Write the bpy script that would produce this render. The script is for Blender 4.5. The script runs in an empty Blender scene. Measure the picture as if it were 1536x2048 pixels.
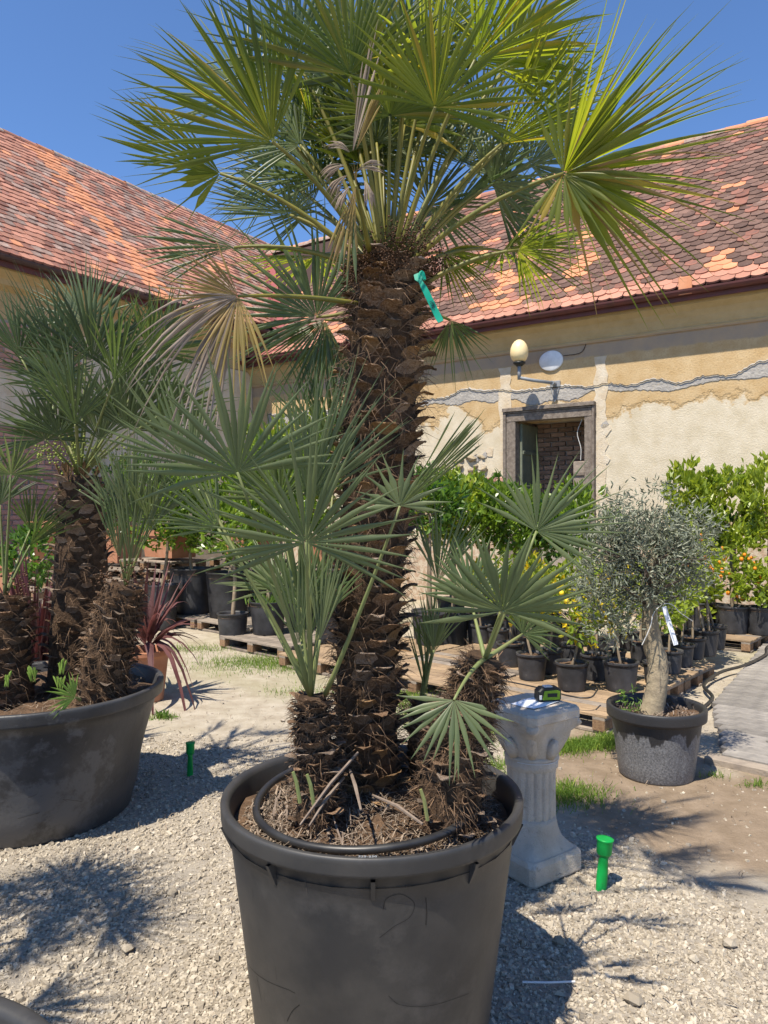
import bpy, math, random
import numpy as np
from mathutils import Matrix, Vector
R = math.radians
sc = bpy.context.scene
COL = sc.collection

# ------------------------------------------------------------------ camera, sky, sun, exposure
H, F = 1.65, 1480.0            # eye height; focal length in photo pixels (1536 x 2048)
cd = bpy.data.cameras.new('camera'); cam = bpy.data.objects.new('camera', cd); COL.objects.link(cam)
cam.location = (0, 0, H); cam.rotation_euler = (R(90), 0, 0)
cd.sensor_fit = 'VERTICAL'; cd.sensor_height = 36; cd.sensor_width = 27; cd.lens = 36*F/2048
cd.clip_start = .05; cd.clip_end = 2000
sc.camera = cam
SUN_EL = 62.0
sx, sy = -0.60, -0.80          # horizontal direction towards the sun
w = bpy.data.worlds.new('World'); sc.world = w; w.use_nodes = True
nt = w.node_tree; bg = nt.nodes['Background']
sky = nt.nodes.new('ShaderNodeTexSky'); sky.sky_type = 'NISHITA'; sky.sun_disc = False
sky.sun_elevation = R(SUN_EL); sky.sun_rotation = math.atan2(sx, sy)
sky.altitude = 2500; sky.air_density = 1.2; sky.dust_density = 0.0; sky.ozone_density = 10
nt.links.new(sky.outputs[0], bg.inputs[0]); bg.inputs[1].default_value = 0.130
sd = bpy.data.lights.new('sun', 'SUN'); sun = bpy.data.objects.new('sun', sd); COL.objects.link(sun)
sd.energy = 5.0; sd.angle = R(0.55); sd.color = (1.0, 0.915, 0.78)
c = math.cos(R(SUN_EL))
sun.rotation_euler = Vector((sx*c, sy*c, math.sin(R(SUN_EL)))).to_track_quat('Z', 'Y').to_euler()
sun.location = (-6, -8, 15)
vs = sc.view_settings; vs.view_transform = 'Standard'; vs.look = 'None'; vs.exposure = 0.68; vs.gamma = 1
sc.render.engine = 'CYCLES'; sc.cycles.use_denoising = True
sc.cycles.max_bounces = 8; sc.cycles.transparent_max_bounces = 8

# ------------------------------------------------------------------ helpers
def v3(*a): return np.array(a, float)
def at(px, py, Y): return v3((px-768)/F*Y, Y, H-(py-1024)/F*Y)
def gnd(px, py, z=0.0):
    Y = (H-z)*F/(py-1024); return v3((px-768)/F*Y, Y, z)
def unit(v): v = np.asarray(v, float); return v/(np.linalg.norm(v)+1e-12)
def tag(o, label=None, cat=None, group=None, kind=None):
    if label: o['label'] = label
    if cat: o['category'] = cat
    if group: o['group'] = group
    if kind: o['kind'] = kind
    return o
def mkmesh(name, V, Fc, mats, mi=None, smooth=False):
    me = bpy.data.meshes.new(name)
    V = np.asarray(V, float)
    if isinstance(Fc, np.ndarray):
        Fc = Fc.tolist()
    me.from_pydata(V.tolist(), [], Fc)
    for m in (mats if isinstance(mats, (list, tuple)) else [mats]): me.materials.append(m)
    if mi is not None: me.polygons.foreach_set('material_index', np.asarray(mi, np.int32))
    if smooth: me.polygons.foreach_set('use_smooth', np.ones(len(me.polygons), bool))
    me.update(); return me
def link(name, me, parent=None, loc=None, M=None):
    o = bpy.data.objects.new(name, me); COL.objects.link(o)
    if parent is not None: o.parent = parent
    if M is not None: o.matrix_basis = M
    elif loc is not None: o.location = loc
    return o
def obj(name, V, Fc, mats, parent=None, mi=None, smooth=False):
    """V in the parent's own frame, shifted by the parent's base if it is an unrotated Empty with ['_b']"""
    V = np.asarray(V, float)
    p = parent
    while p is not None:
        if p.get('_b') is not None: V = V - np.array(p['_b']); break
        p = p.parent
    return link(name, mkmesh(name, V, Fc, mats, mi, smooth), parent)
def empty(name, loc=(0, 0, 0), rz=0, base=True):
    o = bpy.data.objects.new(name, None); COL.objects.link(o); o.empty_display_size = .1
    o.location = [float(x) for x in loc]; o.rotation_euler = (0, 0, rz)
    if base: o['_b'] = [float(x) for x in loc]
    return o
class MB:
    def __init__(s): s.V = []; s.F = []; s.n = 0; s.mi = []
    def add(s, V, Fc, m=0):
        V = np.asarray(V, float)
        s.V.append(V); s.F += [tuple(int(i)+s.n for i in f) for f in Fc]; s.mi += [m]*len(Fc); s.n += len(V); return s
    def out(s): return np.concatenate(s.V), s.F
    def obj(s, name, mats, parent=None, smooth=False):
        V, Fc = s.out(); return obj(name, V, Fc, mats, parent, s.mi if isinstance(mats, (list, tuple)) else None, smooth)
BOXF = [(0,3,2,1),(4,5,6,7),(0,1,5,4),(1,2,6,5),(2,3,7,6),(3,0,4,7)]
def box(x0,x1,y0,y1,z0,z1): return np.array([(x0,y0,z0),(x1,y0,z0),(x1,y1,z0),(x0,y1,z0),(x0,y0,z1),(x1,y0,z1),(x1,y1,z1),(x0,y1,z1)], float), BOXF
def bbox(x0,x1,y0,y1,z0,z1,b=.006):
    """box with chamfered upright and top edges"""
    V=[];L=[(z0,0),(z1-b,0),(z1,b)]
    for z,i in L:
        V+=[(x0+i+b,y0+i,z),(x1-i-b,y0+i,z),(x1-i,y0+i+b,z),(x1-i,y1-i-b,z),(x1-i-b,y1-i,z),(x0+i+b,y1-i,z),(x0+i,y1-i-b,z),(x0+i,y0+i+b,z)]
    Fc=[]
    for k in range(2):
        for j in range(8): Fc.append((k*8+j,k*8+(j+1)%8,k*8+8+(j+1)%8,k*8+8+j))
    Fc.append(tuple(range(16,24))); Fc.append(tuple(range(7,-1,-1)))
    return np.array(V,float),Fc
def tube(pts, rad, n=6, cap=True):
    P = np.asarray(pts, float); m = len(P); rad = np.broadcast_to(np.asarray(rad, float), (m,))
    T = np.gradient(P, axis=0); T /= (np.linalg.norm(T, axis=1)[:,None]+1e-12)
    up = v3(0,0,1) if abs(T[0][2]) < .9 else v3(1,0,0)
    V = []
    a = unit(np.cross(T[0], up))
    for i in range(m):
        a = unit(a-np.dot(a,T[i])*T[i]); b = np.cross(T[i], a)
        for k in range(n):
            th = 2*math.pi*k/n; V.append(P[i]+rad[i]*(math.cos(th)*a+math.sin(th)*b))
    Fc = [(i*n+k, i*n+(k+1)%n, (i+1)*n+(k+1)%n, (i+1)*n+k) for i in range(m-1) for k in range(n)]
    if cap: Fc += [tuple(range(n-1,-1,-1)), tuple((m-1)*n+k for k in range(n))]
    return np.array(V), Fc
def lathe(prof, n=40, cx=0, cy=0, rfun=None):
    V = []; m = len(prof)
    for i,(r,z) in enumerate(prof):
        for k in range(n):
            th = 2*math.pi*k/n; rr = r if rfun is None else rfun(r, z, th, i)
            V.append((cx+rr*math.cos(th), cy+rr*math.sin(th), z))
    Fc = [(i*n+k, i*n+(k+1)%n, (i+1)*n+(k+1)%n, (i+1)*n+k) for i in range(m-1) for k in range(n)]
    return np.array(V), Fc
def bez(p0, p1, p2, n=8):
    t = np.linspace(0,1,n)[:,None]; p0,p1,p2 = map(np.asarray,(p0,p1,p2))
    return (1-t)**2*p0+2*t*(1-t)*p1+t*t*p2
def smoothpath(pts, n=6):
    P = [np.asarray(p,float) for p in pts]; P = [2*P[0]-P[1]]+P+[2*P[-1]-P[-2]]; out=[]
    for i in range(1,len(P)-2):
        for t in np.linspace(0,1,n,endpoint=False):
            a,b,c_,d = P[i-1],P[i],P[i+1],P[i+2]
            out.append(.5*((2*b)+(-a+c_)*t+(2*a-5*b+4*c_-d)*t*t+(-a+3*b-3*c_+d)*t**3))
    out.append(P[-2]); return np.array(out)
def vnoise(x, y, s=0):
    return (np.sin(x*1.7+s)*np.cos(y*2.3-s*1.3)+.6*np.sin(x*3.9-y*2.1+s*2.1)+.4*np.cos(x*7.3+y*6.1+s))/2
def text_geo(s, size):
    cu = bpy.data.curves.new('t','FONT'); cu.body = s; cu.size = size; cu.resolution_u = 2; cu.offset=size*.012
    o = bpy.data.objects.new('t', cu); COL.objects.link(o)
    dg = bpy.context.evaluated_depsgraph_get(); me = o.evaluated_get(dg).to_mesh()
    V = np.array([v.co[:] for v in me.vertices]); Fc = [tuple(p.vertices) for p in me.polygons]
    bpy.data.objects.remove(o); bpy.data.curves.remove(cu)
    return V, Fc

# ------------------------------------------------------------------ materials
def srgb(r,g,b):
    f = lambda c: (c/255/12.92) if c/255 <= .04045 else ((c/255+.055)/1.055)**2.4
    return (f(r),f(g),f(b),1)
def mat(name, col, rough=.8, col2=None, nscale=8, ndet=6, ncon=(.35,.65), bump=0, bscale=40, rnd=0, spec=.3, transl=None, tfac=.4, island=None, hue=0, coord='Object', dirt=None):
    m = bpy.data.materials.new(name); m.use_nodes = True; n = m.node_tree.nodes; l = m.node_tree.links
    b = n['Principled BSDF']; b.inputs['Roughness'].default_value = rough; b.inputs['Specular IOR Level'].default_value = spec
    tc = n.new('ShaderNodeTexCoord'); out = None
    def rgb(c_): x = n.new('ShaderNodeRGB'); x.outputs[0].default_value = c_; return x.outputs[0]
    def mix(f, a, b_, bt='MIX'):
        x = n.new('ShaderNodeMix'); x.data_type='RGBA'; x.blend_type=bt
        if isinstance(f,(int,float)): x.inputs[0].default_value=f
        else: l.new(f,x.inputs[0])
        l.new(a,x.inputs[6]); l.new(b_,x.inputs[7]); return x.outputs[2]
    cur = rgb(col)
    def noise(sc_, det=6, lo=.35, hi=.65, r=.6):
        x = n.new('ShaderNodeTexNoise'); x.inputs['Scale'].default_value=sc_; x.inputs['Detail'].default_value=det; x.inputs['Roughness'].default_value=r
        l.new(tc.outputs[coord],x.inputs['Vector'])
        mr = n.new('ShaderNodeMapRange'); mr.inputs[1].default_value=lo; mr.inputs[2].default_value=hi; l.new(x.outputs[0],mr.inputs[0]); return mr.outputs[0]
    if col2 is not None: cur = mix(noise(nscale,ndet,*ncon), cur, rgb(col2))
    if dirt is not None: cur = mix(noise(dirt[1],8,dirt[2],dirt[3],.7), cur, rgb(dirt[0]))
    if island is not None:
        g = n.new('ShaderNodeNewGeometry'); oi = n.new('ShaderNodeObjectInfo')
        ad = n.new('ShaderNodeMath'); ad.operation='ADD'; l.new(g.outputs['Random Per Island'],ad.inputs[0]); l.new(oi.outputs['Random'],ad.inputs[1])
        fr = n.new('ShaderNodeMath'); fr.operation='FRACT'; l.new(ad.outputs[0],fr.inputs[0])
        cr = n.new('ShaderNodeValToRGB'); cr.color_ramp.interpolation='LINEAR'
        els = cr.color_ramp.elements
        for i,(p,c_) in enumerate(island):
            e = els[i] if i < 2 else els.new(p)
            e.position = p; e.color = c_
        l.new(fr.outputs[0],cr.inputs[0]); cur = mix(1.0, cur, cr.outputs[0], 'MULTIPLY')
    if rnd:
        oi = n.new('ShaderNodeObjectInfo'); hs = n.new('ShaderNodeHueSaturation')
        mr = n.new('ShaderNodeMapRange'); mr.inputs[3].default_value=1-rnd; mr.inputs[4].default_value=1+rnd; l.new(oi.outputs['Random'],mr.inputs[0]); l.new(mr.outputs[0],hs.inputs['Value'])
        l.new(cur,hs.inputs['Color']); cur = hs.outputs[0]
    l.new(cur,b.inputs['Base Color'])
    if bump:
        x = n.new('ShaderNodeTexNoise'); x.inputs['Scale'].default_value=bscale; x.inputs['Detail'].default_value=6; x.inputs['Roughness'].default_value=.65; l.new(tc.outputs[coord],x.inputs['Vector'])
        bp = n.new('ShaderNodeBump'); bp.inputs['Strength'].default_value=bump; bp.inputs['Distance'].default_value=.02; l.new(x.outputs[0],bp.inputs['Height']); l.new(bp.outputs[0],b.inputs['Normal'])
    if transl is not None:
        t = n.new('ShaderNodeBsdfTranslucent'); ms = n.new('ShaderNodeMixShader'); ms.inputs[0].default_value=tfac
        tm = n.new('ShaderNodeMix'); tm.data_type='RGBA'; tm.blend_type='MULTIPLY'; tm.inputs[0].default_value=1
        l.new(cur,tm.inputs[6]); tm.inputs[7].default_value=transl; l.new(tm.outputs[2],t.inputs[0])
        l.new(b.outputs[0],ms.inputs[1]); l.new(t.outputs[0],ms.inputs[2]); l.new(ms.outputs[0],n['Material Output'].inputs[0])
    return m
G1 = lambda v: (v,v,v,1)
VARY = [(0,G1(.72)),(1,G1(1.25))]
M = {}
M['frond'] = mat('frond', (.100,.134,.025,1), .42, (.150,.170,.032,1), 5, island=[(0,(.68,.76,.68,1)),(.9,(1.18,1.12,1.0,1)),(.96,(1.8,1.2,1.3,1)),(1,(2.3,1.5,2.0,1))], transl=(3.1,3.0,1.2,1), tfac=.54, spec=.45)
M['frond_glaucous'] = mat('frond_glaucous', (.100,.132,.060,1), .45, (.130,.155,.072,1), 5, island=[(0,(.78,.82,.8,1)),(1,(1.2,1.18,1.15,1))], transl=(2.4,2.6,1.5,1), tfac=.33, spec=.45)
M['frond_dark'] = mat('frond_dark', (.070,.105,.040,1), .42, (.098,.130,.045,1), 5, island=VARY, transl=(2.6,2.8,1.3,1), tfac=.33, spec=.5)
M['frond_bright'] = mat('frond_bright', (.118,.158,.022,1), .42, (.175,.195,.028,1), 5, island=[(0,(.7,.78,.7,1)),(.9,(1.15,1.12,1.0,1)),(.96,(1.9,1.25,1.3,1)),(1,(2.2,1.4,1.8,1))], transl=(3.1,3.0,1.1,1), tfac=.56, spec=.45)
M['frond_deep'] = mat('frond_deep', (.064,.092,.038,1), .42, (.090,.118,.046,1), 5, island=VARY, transl=(2.4,2.6,1.2,1), tfac=.30, spec=.5)
M['frond_yellow'] = mat('frond_yellow', (.26,.21,.060,1), .55, (.30,.20,.085,1), 4, island=VARY, transl=(1.8,1.7,1.0,1), tfac=.35)
M['frond_dry'] = mat('frond_dry', (.34,.28,.23,1), .8, (.25,.19,.14,1), 6, island=VARY, transl=(1.3,1.2,1.1,1), tfac=.25)
M['petiole'] = mat('petiole', (.19,.165,.030,1), .5, (.11,.12,.028,1), 9, spec=.4)
M['petiole_green'] = mat('petiole_green', (.15,.19,.07,1), .5, (.20,.21,.08,1), 6)
M['trunk_core'] = mat('trunk_core', (.045,.026,.014,1), .95, (.095,.058,.034,1), 30, bump=.9, bscale=60)
M['boot'] = mat('boot', (.105,.056,.028,1), .9, (.21,.145,.095,1), 14, ncon=(.42,.62), rnd=.45, bump=.4, bscale=60)
M['boot_grey'] = mat('boot_grey', (.24,.19,.15,1), .9, (.13,.085,.055,1), 16, rnd=.4, bump=.4, bscale=60)
M['boot_tan'] = mat('boot_tan', (.25,.15,.07,1), .8, (.13,.075,.035,1), 14, rnd=.3, bump=.3, bscale=50)
M['fibre'] = mat('fibre', (.12,.075,.045,1), .9, island=[(0,G1(.45)),(1,G1(1.7))])
M['straw'] = mat('straw', (.20,.155,.115,1), .9, island=[(0,G1(.4)),(1,G1(1.6))])
M['deadstalk'] = mat('deadstalk', (.24,.19,.15,1), .9, (.15,.11,.085,1), 20)
M['soil'] = mat('soil', (.085,.052,.032,1), 1, (.17,.105,.062,1), 14, bump=1, bscale=70)
M['soil_dark'] = mat('soil_dark', (.05,.035,.025,1), 1, (.10,.07,.05,1), 40, bump=1, bscale=90)
M['pot'] = mat('pot', (.028,.028,.029,1), .50, (.046,.044,.042,1), 5, ncon=(.40,.62), spec=.45, bump=.05, bscale=14, dirt=((.085,.079,.074,1),3.2,.56,.80))
M['pot_tub'] = mat('pot_tub', (.032,.032,.034,1), .45, (.060,.060,.062,1), 3, ncon=(.40,.62), spec=.5, bump=.25, bscale=7, dirt=((.10,.10,.103,1),.9,.555,.59))
M['pot_dusty'] = mat('pot_dusty', (.030,.030,.032,1), .48, (.13,.135,.145,1), 3.2, ncon=(.47,.55), spec=.45, bump=.12, bscale=60, dirt=((.25,.25,.25,1),120,.66,.8))
def dusty_mat():
    m = M['pot_dusty']; n = m.node_tree.nodes; l = m.node_tree.links; b = n['Principled BSDF']; tc = n.new('ShaderNodeTexCoord'); sp = n.new('ShaderNodeSeparateXYZ'); l.new(tc.outputs['Object'],sp.inputs[0])
    mp = n.new('ShaderNodeMapping'); mp.inputs['Scale'].default_value=(9,9,2.2); l.new(tc.outputs['Object'],mp.inputs[0]); x = n.new('ShaderNodeTexNoise'); x.inputs['Scale'].default_value=1.6; x.inputs['Detail'].default_value=7; l.new(mp.outputs[0],x.inputs['Vector'])
    ma = n.new('ShaderNodeMath'); ma.operation='MULTIPLY_ADD'; l.new(x.outputs[0],ma.inputs[0]); ma.inputs[1].default_value=-.30; l.new(sp.outputs[2],ma.inputs[2])
    mr = n.new('ShaderNodeMapRange'); mr.inputs[1].default_value=.145; mr.inputs[2].default_value=.130; l.new(ma.outputs[0],mr.inputs[0])
    f = n.new('ShaderNodeTexNoise'); f.inputs['Scale'].default_value=90; f.inputs['Detail'].default_value=6; f.inputs['Roughness'].default_value=.8; l.new(tc.outputs['Object'],f.inputs['Vector'])
    cr = n.new('ShaderNodeValToRGB'); cr.color_ramp.elements[0].position=.35; cr.color_ramp.elements[0].color=(.085,.085,.09,1); cr.color_ramp.elements[1].position=.72; cr.color_ramp.elements[1].color=(.26,.26,.265,1); l.new(f.outputs[0],cr.inputs[0])
    mx = n.new('ShaderNodeMix'); mx.data_type='RGBA'; mu = n.new('ShaderNodeMath'); mu.operation='MULTIPLY'; l.new(mr.outputs[0],mu.inputs[0]); l.new(f.outputs[0],mu.inputs[1]); mu2 = n.new('ShaderNodeMath'); mu2.operation='MULTIPLY'; mu2.use_clamp=True; l.new(mu.outputs[0],mu2.inputs[0]); mu2.inputs[1].default_value=1.7
    l.new(mu2.outputs[0],mx.inputs[0]); mx.inputs[6].default_value=(.026,.026,.028,1); l.new(cr.outputs[0],mx.inputs[7]); l.new(mx.outputs[2],b.inputs['Base Color'])
dusty_mat()
M['pot_small'] = mat('pot_small', (.022,.022,.024,1), .5, (.055,.055,.06,1), 6, rnd=.35, spec=.4, dirt=((.12,.11,.10,1),18,.62,.8))
M['rubber'] = mat('rubber', (.013,.013,.015,1), .42, (.03,.03,.03,1), 10, spec=.5)
M['terracotta'] = mat('terracotta', (.36,.155,.085,1), .85, (.44,.225,.14,1), 6, rnd=.12)
M['white_ink'] = mat('white_ink', (.30,.32,.34,1), .7)
M['groove'] = mat('groove', (.022,.020,.018,1), .7)
M['scuff'] = mat('scuff', (.062,.057,.052,1), .6)
M['concrete'] = mat('concrete', (.46,.395,.32,1), .9, (.61,.54,.455,1), 7, bump=.7, bscale=110, dirt=((.20,.165,.12,1),9,.60,.76))
M['moss'] = mat('moss', (.42,.27,.07,1), .9, (.3,.28,.2,1), 20)
M['paper'] = mat('paper', (.80,.81,.84,1), .8)
M['tape_black'] = mat('tape_black', (.02,.022,.022,1), .45)
M['tape_green'] = mat('tape_green', (.22,.36,.02,1), .45)
M['tape_grey'] = mat('tape_grey', (.6,.6,.6,1), .4)
M['stake_green'] = mat('stake_green', (.006,.30,.055,1), .4, (.01,.40,.09,1), 12, transl=(1,1.5,1,1), tfac=.2, dirt=((.2,.22,.12,1),16,.66,.78))
M['tag_green'] = mat('tag_green', (.008,.30,.20,1), .4, transl=(1,1.3,1,1), tfac=.15)
M['ink'] = mat('ink', (.01,.012,.03,1), .6)
M['tag_white'] = mat('tag_white', (.78,.8,.84,1), .35)
M['clear_tie'] = mat('clear_tie', (.6,.6,.58,1), .3)
M['bark_olive'] = mat('bark_olive', (.34,.28,.185,1), .85, (.22,.18,.125,1), 9, bump=.6, bscale=25, dirt=((.08,.06,.045,1),11,.63,.72))
M['bark_dark'] = mat('bark_dark', (.15,.115,.085,1), .9, (.06,.045,.035,1), 18, bump=.8, bscale=40)
M['bark_pale'] = mat('bark_pale', (.30,.235,.16,1), .85, (.20,.15,.10,1), 20, rnd=.2)
leafr = [(0,(.65,.7,.6,1)),(.6,(1.0,1.0,1.0,1)),(1,(1.35,1.25,1.1,1))]
M['citrus'] = mat('citrus', (.105,.185,.024,1), .35, (.165,.245,.032,1), 3, island=leafr, transl=(2.2,2.2,1.2,1), tfac=.35, spec=.5)
M['citrus_light'] = mat('citrus_light', (.195,.275,.030,1), .38, (.28,.335,.036,1), 3, island=leafr, transl=(1.8,1.8,1.0,1), tfac=.38, spec=.5)
M['citrus_yellow'] = mat('citrus_yellow', (.20,.27,.035,1), .4, (.32,.33,.04,1), 4, island=[(0,(.55,.75,.7,1)),(.75,(1,1,1,1)),(.86,(2.2,1.5,.6,1)),(1,(2.6,1.6,.5,1))], transl=(1.6,1.6,1,1), tfac=.35)
M['citrus_dark'] = mat('citrus_dark', (.055,.12,.020,1), .32, (.09,.165,.025,1), 3, island=leafr, transl=(2.2,2.4,1.2,1), tfac=.3, spec=.5)
M['olive_leaf'] = mat('olive_leaf', (.165,.185,.135,1), .5, (.25,.265,.205,1), 7, island=[(0,(.5,.55,.5,1)),(.6,(1,1,1,1)),(1,(1.7,1.65,1.6,1))], transl=(1.4,1.4,1,1), tfac=.2)
M['herb'] = mat('herb', (.13,.22,.05,1), .5, island=leafr, transl=(1.6,1.6,1,1), tfac=.3)
M['cordyline'] = mat('cordyline', (.070,.020,.022,1), .4, (.12,.042,.040,1), 5, island=VARY, transl=(2,1.5,1.4,1), tfac=.2, spec=.5)
M['cordyline_pink'] = mat('cordyline_pink', (.17,.082,.078,1), .45, (.11,.045,.042,1), 5, island=VARY, transl=(2,1.5,1.4,1), tfac=.25)
M['shoot'] = mat('shoot', (.24,.36,.07,1), .45, transl=(1.6,1.6,1,1), tfac=.3)
M['orange'] = mat('orange', (.75,.23,.012,1), .4)
M['lemon'] = mat('lemon', (.80,.58,.03,1), .4)
M['berry'] = mat('berry', (.075,.036,.016,1), .6, island=VARY)
M['berry_green'] = mat('berry_green', (.22,.27,.05,1), .5, island=VARY)
M['grass'] = mat('grass', (.13,.22,.035,1), .6, island=[(0,(.6,.7,.6,1)),(.8,(1.2,1.1,1,1)),(1,(2.2,1.6,1.6,1))], transl=(1.7,1.7,1,1), tfac=.35)
M['stone'] = mat('stone', (.40,.352,.28,1), .9, island=[(0,(.60,.58,.56,1)),(.35,(.9,.88,.85,1)),(.8,(1.1,1.1,1.08,1)),(1,(1.35,1.36,1.38,1))], bump=.3, bscale=150)
M['pebble'] = mat('pebble', (.36,.31,.25,1), .9, island=[(0,(.55,.55,.55,1)),(.85,(1.0,1.0,1.0,1)),(1,(1.45,1.45,1.45,1))])
M['wood'] = mat('wood', (.34,.24,.145,1), .85, (.24,.17,.11,1), 12, rnd=.22, bump=.4, bscale=60)
M['wood_grey'] = mat('wood_grey', (.27,.225,.18,1), .9, (.18,.15,.125,1), 12, rnd=.22, bump=.4, bscale=60)
M['block'] = mat('block', (.30,.19,.11,1), .9, (.20,.12,.07,1), 40, rnd=.2, bump=.5, bscale=120)
def deck_mat():
    m = mat('deck', (.30,.275,.245,1), .85, (.19,.175,.16,1), 10, rnd=.22, bump=.4, bscale=30, dirt=((.20,.18,.165,1),3.5,.58,.72))
    return m
M['deck'] = deck_mat()
M['deck_wet'] = mat('deck_wet', (.17,.15,.14,1), .35, (.21,.19,.175,1), 9, spec=.5)
M['doorwood'] = mat('doorwood', (.24,.20,.165,1), .9, (.13,.105,.085,1), 14, bump=.6, bscale=40)
M['doorgreen'] = mat('doorgreen', (.17,.19,.135,1), .7, (.12,.135,.10,1), 6, bump=.2)
M['lamp_globe'] = mat('lamp_globe', (.80,.67,.40,1), .35, (.76,.60,.32,1), 3, spec=.4)
M['metal_grey'] = mat('metal_grey', (.20,.225,.25,1), .5, (.26,.27,.28,1), 8)
M['enamel'] = mat('enamel', (.78,.80,.82,1), .3, (.6,.62,.64,1), 5)
M['gutter'] = mat('gutter', (.125,.040,.038,1), .55, (.085,.035,.032,1), 5)
M['flash_red'] = mat('flash_red', (.30,.085,.085,1), .55, (.24,.075,.07,1), 4)
M['flash_brown'] = mat('flash_brown', (.085,.050,.045,1), .5, (.06,.04,.04,1), 4)
M['underlay'] = mat('underlay', (.05,.03,.025,1), 1)
lich = ((.36,.31,.26,1), 9, .60, .74)
TVAR = [(0,G1(.68)),(.5,G1(1.0)),(1,G1(1.28))]
M['tile_dark'] = mat('tile_dark', (.112,.066,.052,1), .9, (.165,.098,.075,1), 5, island=TVAR, bump=.4, bscale=90, dirt=((.27,.22,.19,1),14,.60,.74))
M['tile_orange'] = mat('tile_orange', (.50,.205,.100,1), .9, (.56,.265,.150,1), 5, island=[(0,G1(.82)),(1,G1(1.15))], bump=.3, bscale=90, dirt=((.20,.12,.09,1),12,.66,.8))
M['tile_pink'] = mat('tile_pink', (.43,.205,.14,1), .9, (.36,.17,.12,1), 6, island=[(0,G1(.75)),(1,G1(1.2))], bump=.3, bscale=90, dirt=lich)
M['tile_grey'] = mat('tile_grey', (.30,.195,.155,1), .95, (.23,.155,.13,1), 8, island=TVAR, bump=.4, bscale=90, dirt=((.40,.36,.31,1),10,.55,.72))
M['ridge_mortar'] = mat('ridge_mortar', (.42,.38,.33,1), .95, (.36,.20,.14,1), 7, bump=.6, bscale=50)
M['brick'] = mat('brick', (.46,.235,.175,1), .95, (.38,.22,.175,1), 9, rnd=.3, bump=.5, bscale=60, dirt=((.42,.37,.33,1),7,.58,.72))
M['brick_dark'] = mat('brick_dark', (.30,.19,.135,1), .95, (.22,.14,.10,1), 9, rnd=.3, bump=.5, bscale=60)
M['mortar'] = mat('mortar', (.37,.33,.29,1), .95, (.28,.24,.21,1), 12, bump=.5, bscale=60)

# ------------------------------------------------------------------ ground
def graded(a, b, s, far):
    core = np.arange(a, b+1e-6, s); g = [s*1.5**k for k in range(1, 40)]
    cs = np.cumsum(g); cs = cs[cs < far]; cs = np.append(cs, far)
    return np.concatenate([(a-cs)[::-1], core, b+cs])
GX = graded(-7, 7, .07, 500); GY = graded(.5, 12, .07, 500)
def hgt(x, y):
    return .007*vnoise(x*1.3, y*1.3, 2)+.004*vnoise(x*5, y*5, 5)
def zones(x, y):
    """gravel, brown earth, weedy: three masks 0..1"""
    n1 = vnoise(x*2.2, y*2.2, 1)*.25+vnoise(x*6, y*6, 3)*.10
    edge = np.where(x < .6, 5.3, 5.3-(np.clip(x,.6,.95)-.6)/.35*1.35)
    edge = np.where(x > .95, 3.95-(x-.95)*1.55, edge)
    g = np.clip((edge+n1-y)/.45+.5, 0, 1)
    d = np.minimum(np.hypot((x-1.85)/1.25, (y-4.05)/.85), np.hypot((x-1.5)/.75, (y-4.9)/.75))
    e = np.clip((1.05+n1*.9-d)/.35, 0, 1)*(1-g)
    wd = np.clip(.5+1.1*vnoise(x*1.1, y*1.1, 7)-.25, 0, 1)*np.clip((y-5)/2, 0, 1)*.5
    return g, e, wd
XX, YY = np.meshgrid(GX, GY); ZZ = hgt(XX, YY)*np.where(np.hypot(XX, YY) < 20, 1, 0)
nx, ny = len(GX), len(GY)
idx = np.arange(nx*ny).reshape(ny, nx)
Fg = np.stack([idx[:-1,:-1], idx[:-1,1:], idx[1:,1:], idx[1:,:-1]], -1).reshape(-1, 4)
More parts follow.
